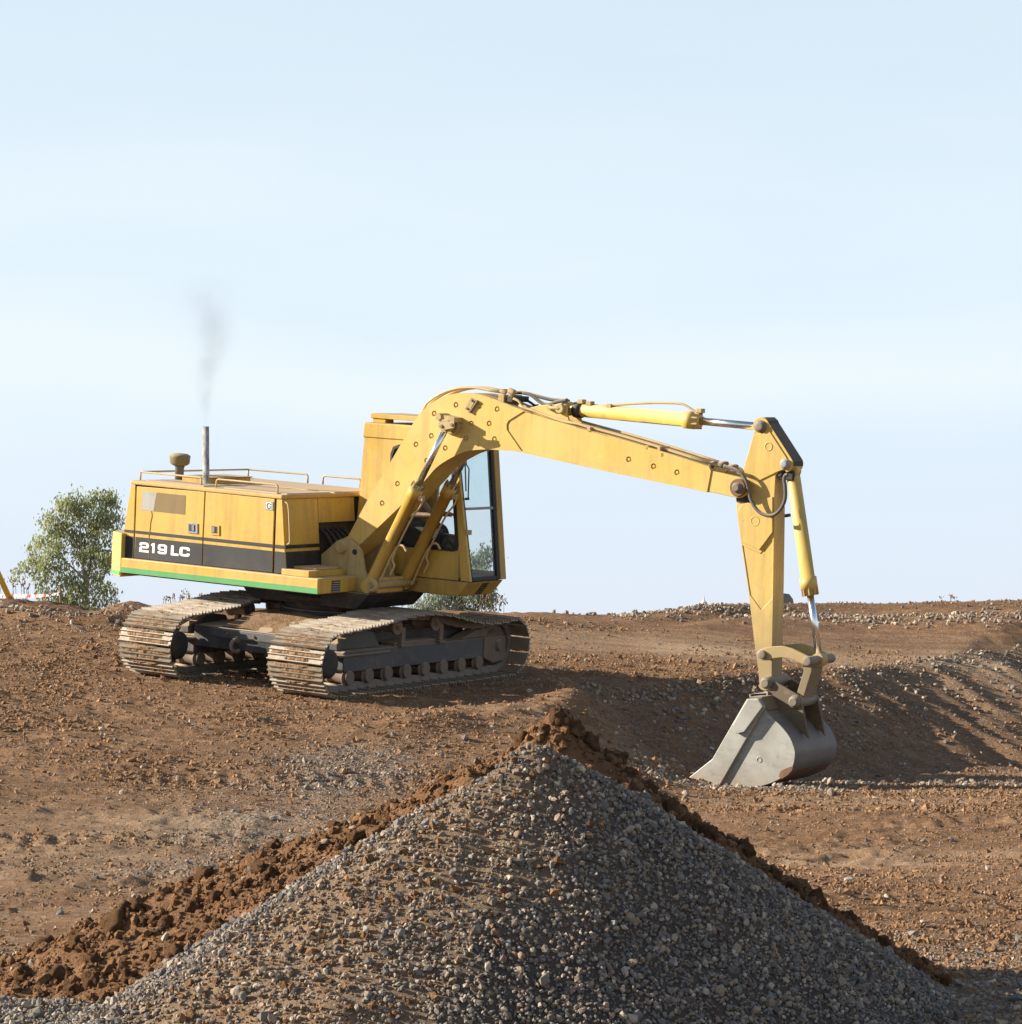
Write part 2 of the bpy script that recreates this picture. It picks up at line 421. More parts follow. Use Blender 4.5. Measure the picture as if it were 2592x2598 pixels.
# ------------------------------------------------------------------ terrain
def vnoise(x, y, seed=0):
    xi = np.floor(x).astype(np.int64); yi = np.floor(y).astype(np.int64)
    fx = x - xi; fy = y - yi
    fx = fx*fx*(3-2*fx); fy = fy*fy*(3-2*fy)
    def h(a, b):
        k = (a*374761393 + b*668265263 + seed*982451653) & 0xffffffff
        k = ((k ^ (k >> 13)) * 1274126177) & 0xffffffff
        k ^= k >> 16
        return k / 4294967295.0
    return (h(xi, yi)*(1-fx)+h(xi+1, yi)*fx)*(1-fy) + (h(xi, yi+1)*(1-fx)+h(xi+1, yi+1)*fx)*fy
def fbm(x, y, seed=0, oct=4, g=0.5):
    s = 0; a = 1; t = 0
    for o in range(oct):
        s = s + a*vnoise(x*2**o + 17.3*o, y*2**o - 9.1*o, seed+o); t += a; a *= g
    return s/t - 0.5
def smin(a, b, k): h = np.clip(.5+.5*(b-a)/k, 0, 1); return b*(1-h)+a*h - k*h*(1-h)
def smax(a, b, k): return -smin(-a, -b, k)
def sstep(a, b, x): t = np.clip((x-a)/(b-a), 0, 1); return t*t*(3-2*t)

MC = np.array([-2.277, 39.493, -0.754])       # slewing centre of the excavator on the ground
TX, TY, AL, BE = 0.049, 0.095, 0.581, 0.996   # slope of its ground, headings of its house and of its tracks
FLOOR = -1.93
# skyline: x (at its distance) -> height
SKX = np.array([-14, -9.3, -7.6, -7.25, -6.8, -6.55, -6.35, -6.15, -5.9, -5.7, -5.4, -4.5, -3, -1.5, 0.3, 0.9, 1.4, 1.8, 2.3, 2.9, 3.5, 4.6, 6.0, 7.0, 8.4, 12, 16])
SKZ = np.array([.24, .24, .215, .20, .155, .12, .09, .085, .165, .20, .13, .10, .08, .06, .045, .01, .0, .01, .05, .13, .155, .16, .155, .20, .225, .2, .2])
def plane(x, y): return MC[2] - .0493*(x-MC[0]) + .0953*(y-MC[1])
C0 = np.array([0.72, 38.9]); E1 = np.array([.615, .788]); M1 = np.array([.788, -.615])
E2 = np.array([.128, -.992]); M2 = np.array([.992, .128])
def ground_h(x, y, fine=True):
    x = np.asarray(x, float); y = np.asarray(y, float)
    yc = 47.5 + 5.0*sstep(0, 6, x)
    up = plane(np.clip(x, -9, 10), np.minimum(y, 43.0))
    up = smax(up, FLOOR + 0*x, .25)
    zc = np.interp(x, SKX, SKZ)
    t = np.clip((y-43.0)/(yc-43.0), 0, 1)
    q = sstep(0, 1, t)
    up = up*(1-q) + zc*q - .05*np.sin(np.pi*t)*(x < 0)
    # berm in front of the left skyline
    up = up + .10*np.exp(-((y-45.3-.5*np.sin(x*1.3))/.28)**2)*sstep(-4.3, -5.2, x)*(.6+1.2*vnoise(x*1.6, y*.5, 5))
    # broken bank along the right skyline: a step cut
    up = up + .05*np.exp(-((y-(yc-1.0))/.35)**2)*sstep(2.0, 4.0, x)*(.5+1.0*vnoise(x*1.1, y*.4, 9)) - .06*np.exp(-((y-(yc-1.9))/.5)**2)*sstep(1.2, 2.6, x)
    far = np.maximum(0, y-yc)
    up = np.where(y > yc, zc - .38*far, up)
    up = np.maximum(up, -4.0 - .0008*np.maximum(0, y-60))
    # pit
    px, py = x-C0[0], y-C0[1]
    wob = .30*fbm(x*.55, y*.55, 31, 3) + .16*fbm(x*2.2, y*2.2, 33, 3)
    s1 = px*M1[0]+py*M1[1] + wob; t1 = px*E1[0]+py*E1[1]
    s2 = px*M2[0]+py*M2[1] + wob*.8 + .75*sstep(38.6, 35.8, y); t2 = px*E2[0]+py*E2[1]
    gul = .10*(fbm(t1*1.9+s1*.25, s1*.22, 41, 3)) * sstep(0.1, .8, s1)
    p1 = -.955 + .0425*t1 - (.60-.19*sstep(3.8, 8.0, t1))*s1 + gul*3
    p2 = -.955 - .094*t2 - (.40+.22*sstep(36.4, 38.4, y))*s2 + .10*fbm(t2*2, s2*.3, 43, 3)
    fl = FLOOR - .02*np.maximum(0, y-34) + .05*fbm(x*.4, y*.4, 51, 3)
    z = smin(up, smax(fl, smax(p1, p2, .06), .18), .022)
    near = (y < 60)
    # loose ridge of soil at the head of the pit
    d = np.abs((x+.35)*.80 - (y-35.6)*.60); l = (x+.35)*.60 + (y-35.6)*.80
    rid = np.exp(-(d/.62)**2)*sstep(-2.6, -1.6, l)*sstep(2.9, 1.9, l)
    z = z + rid*(.13+.28*fbm(x*1.1, y*1.1, 61, 4))
    d2 = np.hypot((x-.72)/.55, (y-38.6)/.9)
    z = z + .20*np.exp(-d2**2)*(1+1.2*fbm(x*2, y*2, 63, 3))
    # wheel ruts and soil pushed up in long low ridges on the left
    left = sstep(1.2, -.5, x)*near
    rr = y + .10*x + .5*fbm(x*.25, y*.25, 71, 2)
    z = z + left*.050*(np.maximum(0, fbm(x*.35, rr*1.5, 73, 3))*2)**1.3*sstep(17, 20, y)
    for (yy, hh, ww) in ((22.5, .14, .2), (25.2, .11, .18), (21.0, .05, .12), (27.6, .05, .2), (31.0, .05, .2), (33.2, .05, .2)):
        z = z + left*hh*np.exp(-((rr-yy)/ww)**2)*np.clip(.15+.7*vnoise(x*.8, y*.3, 77)+1.5*fbm(x*4.5, y*3, 78, 3), 0, 1.1)*sstep(.3, -1.2, x)
    # trough behind the nearest ridge
    z = z - left*.05*np.exp(-((rr-21.9)/.25)**2)*sstep(-.4, -1.4, x)
    # prints of the tracks: bars across two lanes, in line with the machine and on an older pass
    for (cx, cy, hd, a0, a1) in ((MC[0], MC[1], BE, -11., -2.1), (-1.2, 29.6, .16, -6., 3.2), (-2.5, 25.3, .10, -4., 3.0), (3.2, 30.0, .05, -1.5, 4.5)):
        lx = (x-cx)*np.cos(hd)+(y-cy)*np.sin(hd); ly = -(x-cx)*np.sin(hd)+(y-cy)*np.cos(hd)
        lane = np.exp(-((np.abs(ly)-1.13)/.36)**4)*sstep(a0, a0+1, lx)*sstep(a1+.3, a1-.3, lx)*np.clip(2.2*vnoise(x*.7, y*.5, 79)-.5, 0, 1)
        z = z + lane*(.015*np.sin(lx*2*np.pi/.19) - .022)
    right = sstep(.8, 1.8, x)*sstep(35, 33, y)
    z = z + right*.075*np.maximum(0, fbm(x*.55, (y+.15*x)*.9, 81, 4))*2
    if fine:
        rough = .30 + 1.35*vnoise(x*.45, y*.7, 91)**1.5
        rough = rough*(1-.55*sstep(40, 43.5, y)*sstep(-1.5, .5, x))
        smooth_area = np.exp(-(((x-3.5)/6)**2 + ((y-45.2)/1.9)**2))
        rough = rough*(1-.7*smooth_area)
        z = z + near*rough*(.075*fbm(x*1.6, y*1.6, 101, 3) + .060*fbm(x*3.2, y*5.5, 103, 3) + .042*fbm(x*11, y*11, 105, 3))
    return z

# grid: fine where the site is, coarse out to the horizon
rows = np.concatenate([np.array([-40, -15, -4, 2, 6, 9, 11.]), np.linspace(12, 52, 860)[:-1], np.linspace(52, 60, 40)[:-1], np.array([60, 64, 70, 80, 100, 140, 220, 400, 800, 1600, 3200, 6000.])])
uc = np.concatenate([np.array([-60, -16, -6, -3, -2, -1.5, -1.25, -1.1]), np.linspace(-1, 1, 370), np.array([1.1, 1.25, 1.5, 2, 3, 6, 16, 60])])
UU, YY = np.meshgrid(uc, rows)
XX = UU*(1.6+.19*np.clip(YY, 0, 6000))
ZZ = ground_h(XX, YY)
nr, nc = XX.shape
idx = np.arange(nr*nc).reshape(nr, nc)
GF = np.stack([idx[:-1, :-1], idx[:-1, 1:], idx[1:, 1:], idx[1:, :-1]], -1).reshape(-1, 4)
gx, gy = XX.ravel(), YY.ravel()
# grey gravel trodden into the soil in some places, dust in others, freshly turned soil in others
def gauss(x, y, cx, cy, sx, sy): return np.exp(-((x-cx)/sx)**2 - ((y-cy)/sy)**2)
def gravel_mask(x, y):
    g = 1.1*gauss(x, y, -1.55, 31.6, .85, 1.5) + .9*gauss(x, y, -1.9, 27.5, 1.2, 2.0) + .6*gauss(x, y, -2.2, 23.5, 1.6, 1.8) + .8*gauss(x, y, 2.6, 15.6, .9, .9) + .9*gauss(x, y, -2.4, 16.5, 1.2, 1.6) + .9*gauss(x, y, 2.7, 16.2, .9, 2.2) + .7*gauss(x, y, 2.6, 34.6, 1.6, .8)
    px, py = x-C0[0], y-C0[1]
    s1 = px*M1[0]+py*M1[1]; s2 = px*M2[0]+py*M2[1]
    pit = sstep(-.05, .4, np.minimum(s1, s2))*sstep(33.5, 35.5, y)
    return np.clip(g*(.45+1.2*vnoise(x*1.7, y*1.1, 111)) + .25*pit*(.5+.9*vnoise(x*.9, y*.6, 113)), 0, 1)
def dust_mask(x, y):
    d = 1.0*gauss(x, y, 2.8, 45.0, 3.6, .9) + .9*gauss(x, y, 7.0, 46.2, 2.5, 1.0) + .8*gauss(x, y, -3.2, 27.0, 1.5, 1.6) + .7*gauss(x, y, -3.9, 24.0, 1.2, 1.2) + .6*gauss(x, y, .4, 36.2, 1.6, .6) + .6*gauss(x, y, -4.5, 20.5, 3, .5) + .55*gauss(x, y, 2.5, 25, 3, 1.0) + .6*gauss(x, y, 3.0, 32.5, 2, .8)
    return np.clip(d*(.35+1.1*vnoise(x*.8, y*1.3, 121)), 0, 1)
GV = np.stack([gx, gy, ZZ.ravel()], -1)

def ground_mat():
    m = N('site_soil', 0.95)
    ag = m.n('Attribute', attribute_name='gravel').outputs['Fac']; ad = m.n('Attribute', attribute_name='dust').outputs['Fac']
    c = m.mix(m.ramp(m.noise(.55, 5, .6), [(.35, 0.), (.65, 1.)]), (.265, .147, .073), (.34, .20, .106))
    c = m.mix(m.ramp(m.noise(3.2, 6, .7), [(.40, 0.), (.58, 1.)]), c, (.20, .110, .057))
    c = m.mix(m.ramp(m.noise(11, 5, .75), [(.52, 0.), (.7, .8)]), c, (.41, .275, .165))
    c = m.mix(m.math('MULTIPLY', ad, .8), c, (.50, .36, .228))
    c = m.mix(m.math('MULTIPLY', m.ramp(m.noise(1.0, 6, .7, m.mapped((.35, 1.9, 1))), [(.45, 0.), (.63, 1.)]), .7), c, (.165, .092, .048))
    v = m.n('TexVoronoi'); v.inputs['Scale'].default_value = 24; m.link(m.coord(), v.inputs['Vector'])
    sx = m.n('SeparateColor'); m.link(v.outputs['Color'], sx.inputs[0])
    peb = m.ramp(sx.outputs[0], [(.0, (.20, .145, .10)), (.45, (.28, .23, .18)), (.8, (.36, .33, .29)), (1., (.50, .44, .36))])
    edge = m.ramp(v.outputs['Distance'], [(.25, 1.), (.6, 0.)])
    few = m.ramp(sx.outputs[1], [(.62, 0.), (.70, 1.)])
    pm = m.math('MULTIPLY', edge, m.math('MAXIMUM', m.math('MULTIPLY', few, .55), m.ramp(ag, [(.2, 0.), (.75, 1.)])))
    c = m.mix(m.math('MULTIPLY', ag, .55), c, (.235, .175, .125))
    c = m.mix(pm, c, peb)
    m.base(c); m.set(Specular_IOR_Level=.12)
    h = m.math('ADD', m.math('MULTIPLY', m.noise(38, 6, .8), 1.8), m.math('MULTIPLY', m.noise(11, 5, .75), 2.4))
    h = m.math('ADD', h, m.math('MULTIPLY', pm, .9))
    m.bump(h, .75, .03)
    return m.mat
M['ground'] = ground_mat()
ground = np_mesh('ground', GV, GF, [M['ground']], smooth=True, attrs={'gravel': gravel_mask(gx, gy)*(gy < 60), 'dust': dust_mask(gx, gy)*(gy < 60)})
tag(ground, 'brown construction site ground with wheel ruts and a dug pit', 'ground', kind='structure')

# ------------------------------------------------------------------ loose stones, crumbs and clods
def ico(sub):
    bm = bmesh.new(); bmesh.ops.create_icosphere(bm, subdivisions=sub, radius=1.0)
    bm.verts.ensure_lookup_table()
    V = np.array([v.co[:] for v in bm.verts]); F = np.array([[v.index for v in f.verts] for f in bm.faces]); bm.free()
    return V, F
I1, I2, I3 = ico(1), ico(2), ico(3)
def lump(base, seed, amp, flat=(1, 1, .8), freq=1.3, cuts=0):
    V, F = base; V = V.copy()
    out = []
    r = np.random.default_rng(seed)
    for p in V:
        q = Vector(p)*freq + Vector((seed*3.1, seed*1.7, 0))
        out.append(p*(1 + amp*(noise.noise(q) + .5*noise.noise(q*2.3) + .25*noise.noise(q*5.1))))
    V = np.array(out)
    if amp > .5: V += np.array([Vector(p).normalized()*(noise.noise(Vector(p)*7+Vector((seed, 0, 0)))*.10+noise.noise(Vector(p)*15+Vector((seed, 0, 0)))*.05) for p in V])
    for _ in range(cuts):                       # broken faces
        n = r.normal(size=3); n /= np.linalg.norm(n); d = r.uniform(.55, .8)
        s = V@n; k = s > d; V[k] -= np.outer(s[k]-d, n)
    return V*np.array(flat), F
PEB = [lump(I1, i, .5, (1, r_, f_), 1.1) for i, (r_, f_) in enumerate([(.8, .6), (.7, .7), (.9, .75), (.65, .55), (.8, .85), (1, .6), (.75, .8), (.6, .5)])]
OCT = [(np.array([(1,0,0),(-1,0,0),(0,.8,0),(0,-.8,0),(0,0,.75),(0,0,-.6)], float)*1.1 + np.random.default_rng(90+i).normal(size=(6,3))*.22, np.array([(0,2,4),(2,1,4),(1,3,4),(3,0,4),(2,0,5),(1,2,5),(3,1,5),(0,3,5)])) for i in range(10)]
PEB = [(V + np.random.default_rng(i).normal(size=V.shape)*.13, F) for i, (V, F) in enumerate(PEB)]
CR1 = [lump(I1, 20+i, .6, (1, .85, .8), 1.4) for i in range(8)]

def rot_mats(n, full=True):
    q = RNG.normal(size=(n, 4)); q /= np.linalg.norm(q, axis=1)[:, None]
    w, x, y, z = q.T
    return np.stack([1-2*(y*y+z*z), 2*(x*y-z*w), 2*(x*z+y*w), 2*(x*y+z*w), 1-2*(x*x+z*z), 2*(y*z-x*w), 2*(x*z-y*w), 2*(y*z+x*w), 1-2*(x*x+y*y)], -1).reshape(n, 3, 3)
def scatter(name, pos, size, cols, protos, mat, parent=None, smooth=False):
    """many small lumps, each turned its own way, as one mesh"""
    n = len(pos); R_ = rot_mats(n); pick = RNG.integers(0, len(protos), n)
    Vs, Fs, Cs, off = [], [], [], 0
    for k, (V, F) in enumerate(protos):
        i = np.where(pick == k)[0]
        if not len(i): continue
        P = np.einsum('nij,vj->nvi', R_[i], V)*size[i][:, None, None] + pos[i][:, None, :]
        Vs.append(P.reshape(-1, 3)); nv = len(V)
        Fs.append((F[None] + (off + np.arange(len(i))*nv)[:, None, None]).reshape(-1, 3)); off += nv*len(i)
        Cs.append(np.repeat(cols[i], nv, 0))
    return np_mesh(name, np.concatenate(Vs), np.concatenate(Fs), [mat], np.concatenate(Cs), smooth, parent)
def stone_cols(n, mixw=(.5, .3, .2)):
    pal = np.array([(.172, .158, .142), (.27, .205, .145), (.42, .35, .265)])
    k = RNG.choice(3, n, p=mixw)
    c = pal[k]*RNG.uniform(.6, 1.35, (n, 1)) + RNG.normal(size=(n, 3))*.005
    return np.clip(c, .03, .8)

# on the ground
def ground_points(n, y0, y1, pw=1.0):
    y = y0 + (y1-y0)*RNG.random(n)**pw
    x = (RNG.random(n)*2-1)*(.178*y+.25)
    return x, y
x, y = ground_points(270000, 14.2, 46.5, 1.1)
keep = RNG.random(len(x)) < np.clip(.10 + .85*vnoise(x*1.1, y*.8, 131)**1.6 + .45*gravel_mask(x, y) - .5*dust_mask(x, y), .05, 1)*np.where((np.minimum((x-C0[0])*M1[0]+(y-C0[1])*M1[1], (x-C0[0])*M2[0]+(y-C0[1])*M2[1]) > .15) & (y > 36.5), .35, 1)
x, y = x[keep], y[keep]
sz = np.minimum(.0080*np.exp(RNG.normal(size=len(x))*.48), .042)*(1+.35*(y > 30))
gm = gravel_mask(x, y)
isst = RNG.random(len(x)) < .10 + .72*gm
z = ground_h(x, y) + sz*.25
P = np.stack([x, y, z], -1)
crumbs = scatter('soil_crumbs', P[~isst], sz[~isst]*1.15, np.array([[1., 1, 1]])*RNG.uniform(.75, 1.25, ((~isst).sum(), 1)), OCT, M['crumb'])
tag(crumbs, 'small brown soil crumbs scattered over the site ground', 'soil crumbs', kind='stuff')
gst = scatter('ground_gravel', P[isst], sz[isst], stone_cols(isst.sum(), (.30, .50, .20)), OCT, M['stone'])
tag(gst, 'small grey and tan stones lying over the site ground', 'gravel', kind='stuff')

# rubble rows on the far right bank, on the pit rim and along the left berm
def strip(n, fx, fy, s0, s1, cols, name, label, protos=PEB):
    x = fx(n); y = fy(x, n)
    s = RNG.uniform(0, 1, n)**2.2*(s1-s0)+s0
    P = np.stack([x, y, ground_h(x, y)+s*.3], -1)
    return tag(scatter(name, P, s, cols(n), protos, M['stone']), label, 'rubble', kind='stuff')
pale = lambda n: stone_cols(n, (.12, .48, .40))
strip(1900, lambda n: RNG.uniform(.3, 9.6, n), lambda x, n: 48.4+.2*x+RNG.normal(size=n)*.5, .010, .050, pale, 'rubble', 'row of pale broken rubble below the right skyline')
strip(700, lambda n: RNG.uniform(1.5, 10, n), lambda x, n: 47.5+5.0*sstep(0, 6, x)-.8+RNG.normal(size=n)*.3, .010, .030, pale, 'rubble', 'stones along the top of the right skyline bank')
strip(900, lambda n: RNG.uniform(-9.2, -4.6, n), lambda x, n: 45.4+RNG.normal(size=n)*.6, .012, .055, pale, 'rubble', 'stones on the dark berm behind the left track')
def rim(x, n): return C0[1] + (x-C0[0])*E1[1]/E1[0] + .0
xx_ = lambda n: RNG.uniform(.8, 8.5, n)
strip(1500, xx_, lambda x, n: rim(x, n) - np.abs(RNG.normal(size=n))*1.1*(.4+.6*sstep(2, 5, x)), .010, .048, lambda n: stone_cols(n, (.3, .48, .22)), 'rubble', 'stones spilling over the rim of the pit')
strip(900, lambda n: RNG.uniform(1.4, 8.5, n), lambda x, n: rim(x, n) - RNG.uniform(.3, 1, n)*(2.0+.75*np.maximum(0, x-2)), .010, .038, lambda n: stone_cols(n, (.55, .35, .10)), 'rubble', 'gravel lying on the shaded slope of the pit')
strip(500, lambda n: RNG.uniform(1.2, 6.0, n), lambda x, n: 35.6+.3*x+RNG.normal(size=n)*.7, .012, .05, pale, 'rubble', 'stones at the foot of the pit slope behind the bucket')
strip(420, lambda n: RNG.uniform(1.5, 3.6, n), lambda x, n: 35.0+RNG.normal(size=n)*.45, .012, .045, pale, 'rubble', 'stones lying round the bucket on the pit floor')

# ------------------------------------------------------------------ gravel heap and soil heap in front
GA = np.array([.141, 15.1, -.615]); SA = np.array([.245, 16.7, -.545])
def gravel_h(x, y):
    dx, dy = x-GA[0], y-GA[1]; r = np.hypot(dx-.42*dy, dy); a = np.arctan2(dy, dx)
    sl = .672 + .015*np.cos(a)
    rr = np.sqrt(r*r + .02**2) - .02
    z = GA[2] - sl*rr + np.minimum(1, r*2.5)*.09*fbm(x*1.5, y*1.5, 201, 3) + .11*fbm(np.cos(a)*2.6+5, np.sin(a)*2.6, 203, 3)*np.minimum(1, r) + .03*fbm(x*6, y*6, 204, 2)
    return smax(z, FLOOR - .14 + .10*(dx < 0) + .10*sstep(-.6, -1.8, dx)*sstep(.9, .1, dy) + .05*fbm(x*2, y*2, 205, 3), .08)
def soil_h(x, y):
    dx, dy = x-SA[0], y-SA[1]; r = np.hypot(dx, dy); a = np.arctan2(dy, dx); c = np.cos(a)
    sl = .43 + .22*sstep(-.3, .5, c) + .15*np.sin(a)**2
    z = SA[2] - .07*(1-np.exp(-r/.15)) + .10*np.exp(-((x-SA[0]-.06)/.22)**2-(dy/.3)**2) - sl*r + .10*fbm(x*1.1, y*1.1, 211, 3) + .14*fbm(x*3.2, y*3.2, 213, 3) + .085*fbm(x*8, y*8, 215, 3)
    return np.maximum(z, FLOOR - .12)
def heap(name, f, c, rx, n, mat, lab, cat, dust=None):
    u = np.linspace(-1, 1, n); A, B = np.meshgrid(u*rx[0]+c[0], u*rx[1]+c[1])
    Z = f(A, B); i = np.arange(n*n).reshape(n, n)
    F = np.stack([i[:-1, :-1], i[:-1, 1:], i[1:, 1:], i[1:, :-1]], -1).reshape(-1, 4)
    return tag(np_mesh(name, np.stack([A.ravel(), B.ravel(), Z.ravel()], -1), F, [mat], smooth=True, attrs={'dust': dust(A.ravel(), B.ravel())} if dust else None), lab, cat)
def core_mat():
    m = N('dirty_fines_gap_shade', .95)
    ad = m.n('Attribute', attribute_name='dust').outputs['Fac']
    c = m.mix(m.ramp(m.noise(9, 6, .7), [(.4, 0.), (.65, 1.)]), (.115, .085, .062), (.075, .06, .048))  # dark base paints the shade in the gaps between stones
    m.base(m.mix(m.math('MULTIPLY', ad, .9), c, m.mix(m.ramp(m.noise(20, 6, .7), [(.4, 0.), (.65, 1.)]), (.36, .24, .14), (.25, .155, .085))))
    m.bump(m.math('ADD', m.noise(45, 6, .75), m.math('MULTIPLY', m.noise(12, 4, .7), 1.6)), 1.0, .03); return m.mat
M['gravel_core'] = core_mat()
def dirt_on_gravel(x, y):
    u = (x-GA[0]-.42*(y-GA[1]))/(np.maximum(0, GA[1]-y)+.25)
    return sstep(-1.0, -.55, u)*np.clip(1.9*fbm(x*1.1+3, y*1.1, 221, 3) + .30 + .85*sstep(.2, -.9, x-GA[0])*sstep(-.1, -.5, y-GA[1]) - .45*sstep(-.1, .7, x-GA[0]), 0, 1)
gheap = heap('gravel_heap', gravel_h, GA, (2.9, 2.5), 260, M['gravel_core'], 'large heap of grey gravel rising to a point in the foreground', 'gravel heap', dirt_on_gravel)
sheap = heap('soil_heap', soil_h, SA, (3.6, 2.3), 330, M['soil'], 'heap of clumpy reddish brown soil behind the gravel heap', 'soil heap')

n = 66000
x = GA[0] + RNG.uniform(-2.6, 2.6, n); y = GA[1] + RNG.uniform(-2.15, .75, n)
dirt = dirt_on_gravel(x, y)
keep = (RNG.random(n) < 1-.55*dirt)
x, y, dirt = x[keep], y[keep], dirt[keep]
sz = .0092*np.exp(RNG.normal(size=len(x))*.38)
sz = np.minimum(sz, .034)
z = gravel_h(x, y) + sz*RNG.uniform(-.3, 1.0, len(x))
cols = stone_cols(len(x), (.55, .30, .15))
tanm = RNG.random(len(x)) < dirt*.65
cols[tanm] = stone_cols(tanm.sum(), (.05, .75, .20))
ok = z > FLOOR - .01
x, y, z, sz, cols = x[ok], y[ok], z[ok], sz[ok], cols[ok]
gs = scatter('gravel', np.stack([x, y, z], -1), sz, cols, PEB, M['stone'], gheap)
gs['kind'] = 'stuff'
n = 14000
x = GA[0] + RNG.uniform(-2.6, 1.2, n); y = GA[1] + RNG.uniform(-2.1, .5, n)
k = (RNG.random(n) < dirt_on_gravel(x, y)) & (gravel_h(x, y) > FLOOR)
x, y = x[k], y[k]; sz = np.minimum(.006*np.exp(RNG.normal(size=len(x))*.6), .03)
gc = scatter('soil_crumbs', np.stack([x, y, gravel_h(x, y)+sz*.5], -1), sz, np.array([[1.15, 1.2, 1.25]])*RNG.uniform(.8, 1.25, (len(x), 1)), OCT, M['clod'], gheap)
gc['kind'] = 'stuff'
# finer crumbs on the soil heap
n = 27000
x = SA[0] + RNG.uniform(-3.4, 2.6, n); y = SA[1] + RNG.uniform(-1.9, 1.0, n)
k = (soil_h(x, y) > FLOOR-.02) & (soil_h(x, y) > gravel_h(x, y)-.02)
x, y = x[k], y[k]
sz = np.minimum(.0082*np.exp(RNG.normal(size=len(x))*.65), .034)
sc = scatter('soil_crumbs', np.stack([x, y, soil_h(x, y)+sz*.35], -1), sz, np.array([[1., 1, 1]])*RNG.uniform(.75, 1.2, (len(x), 1)), CR1, M['clod'], sheap)
sc['kind'] = 'stuff'

# clods and rocks one can pick out, each its own object
def proto_mesh(name, V, F, mat, col, smooth):
    o = np_mesh(name, V, F, [mat], np.tile(np.array(col), (len(V), 1)), smooth)
    me = o.data; bpy.data.objects.remove(o); return me
CLOD = [proto_mesh('dirt_clod', *lump(I3, 40+i, .62, (1, .9, .8), 1.5), M['clod'], (1, 1, 1), True) for i in range(6)]
ROCKC = [(.37, .295, .215), (.30, .215, .145), (.43, .37, .30), (.24, .21, .175), (.34, .24, .155)]
ROCK = [proto_mesh('rock', *lump(I2, 60+i, .35, (1, .8, .7), 1.0, 7), M['stone'], ROCKC[i], False) for i in range(5)]
def put(name, me, p, s, label, cat, group=None, rot=None):
    o = bpy.data.objects.new(name, me); COL.objects.link(o)
    o.location = p; o.scale = (s, s, s) if not isinstance(s, tuple) else s
    o.rotation_euler = rot or tuple(RNG.uniform(0, 6.28, 3))
    return tag(o, label, cat, group)
def on_px(px, py, h, d0=14.0, d1=19.0):
    """the point of surface h seen at that place of the photograph"""
    last = None
    for d in np.arange(d0, d1, .01):
        X, Z = (px-CX0)/FPX*d, -(py-YH)/FPX*d
        if h(np.array([X]), np.array([d]))[0] >= Z: return (X, d, Z)
    return None
# the ones that stand out
for px, py, s, lab in ((112, 2400, .058, 'round brown clod standing alone at the far left of the soil heap'),
                       (195, 2378, .050, 'smaller brown clod right of the lone round clod'),
                       (152, 2478, .065, 'big dark clod low on the left end of the soil heap'),
                       (290, 2350, .075, 'largest pointed brown lump on the left shoulder of the soil heap'),
                       (345, 2310, .060, 'brown clod on top of the largest pointed lump'),
                       (520, 2222, .055, 'brown clod on the ridge above the dark rut'),
                       (1060, 1985, .062, 'dark brown clod halfway up the ridge of the soil heap')):
    p = on_px(px, py, soil_h)
    if p: put('dirt_clod', CLOD[RNG.integers(6)], p, s, lab, 'dirt clod')
for px, py, s, k, lab in ((418, 2382, .036, 2, 'pale blocky rock in the middle of the brown soil'),
                          (82, 2444, .026, 2, 'pale rock at the left foot of the soil heap'),
                          (895, 2105, .030, 0, 'tan rock beside the gravel edge halfway up the soil heap'),
                          (820, 2140, .032, 4, 'reddish tan rock below the halfway tan rock'),
                          (640, 2110, .020, 2, 'small pale stone near the upper edge of the soil heap'),
                          (1375, 1865, .038, 0, 'tan rock perched just left of the soil peak'),
                          (1285, 1880, .030, 2, 'pair of pale rocks just behind the gravel peak')):
    p = on_px(px, py, soil_h)
    if p: put('rock', ROCK[k], p, s, lab, 'rock')
for px, py, s, k, lab in ((1600, 2335, .034, 4, 'tan stone on the middle of the gravel slope'),
                          (600, 2520, .036, 0, 'tan stone near the lower left edge of the gravel heap'),
                          (1785, 2445, .030, 0, 'pale tan stone low on the right of the gravel heap'),
                          (1825, 2515, .040, 4, 'broad tan lump at the lower right of the gravel heap'),
                          (1315, 2465, .034, 0, 'tan stone in the lower middle of the gravel heap'),
                          (1155, 2560, .036, 4, 'rounded brown stone at the bottom edge of the gravel'),
                          (1425, 2425, .026, 2, 'pinkish pale stone right of the lower middle tan stone'),
                          (870, 2440, .030, 4, 'brown lump on the dirty left part of the gravel')):
    p = on_px(px, py, gravel_h, 12.0, 16)
    if p: put('stone', ROCK[k], p, s, lab, 'stone')
for px, py, s in ((1412, 1826, .050), (1452, 1850, .042), (1380, 1862, .036), (1500, 1890, .048), (1548, 1925, .034), (1600, 1968, .040), (1650, 2010, .044), (1702, 2058, .050), (1762, 2100, .036), (1800, 2122, .050), (1892, 2168, .046), (1960, 2222, .036), (2012, 2262, .046), (2090, 2310, .036), (2150, 2336, .048), (2240, 2398, .040), (2330, 2468, .036), (2392, 2496, .046)):
    p = on_px(px, py, soil_h)
    if p: put('dirt_clod', CLOD[RNG.integers(6)], (p[0], p[1], p[2]+s*.3), s, 'brown clod on the crest right of the gravel peak, seen against lighter ground', 'dirt clod', 'clods along the right crest of the soil heap')
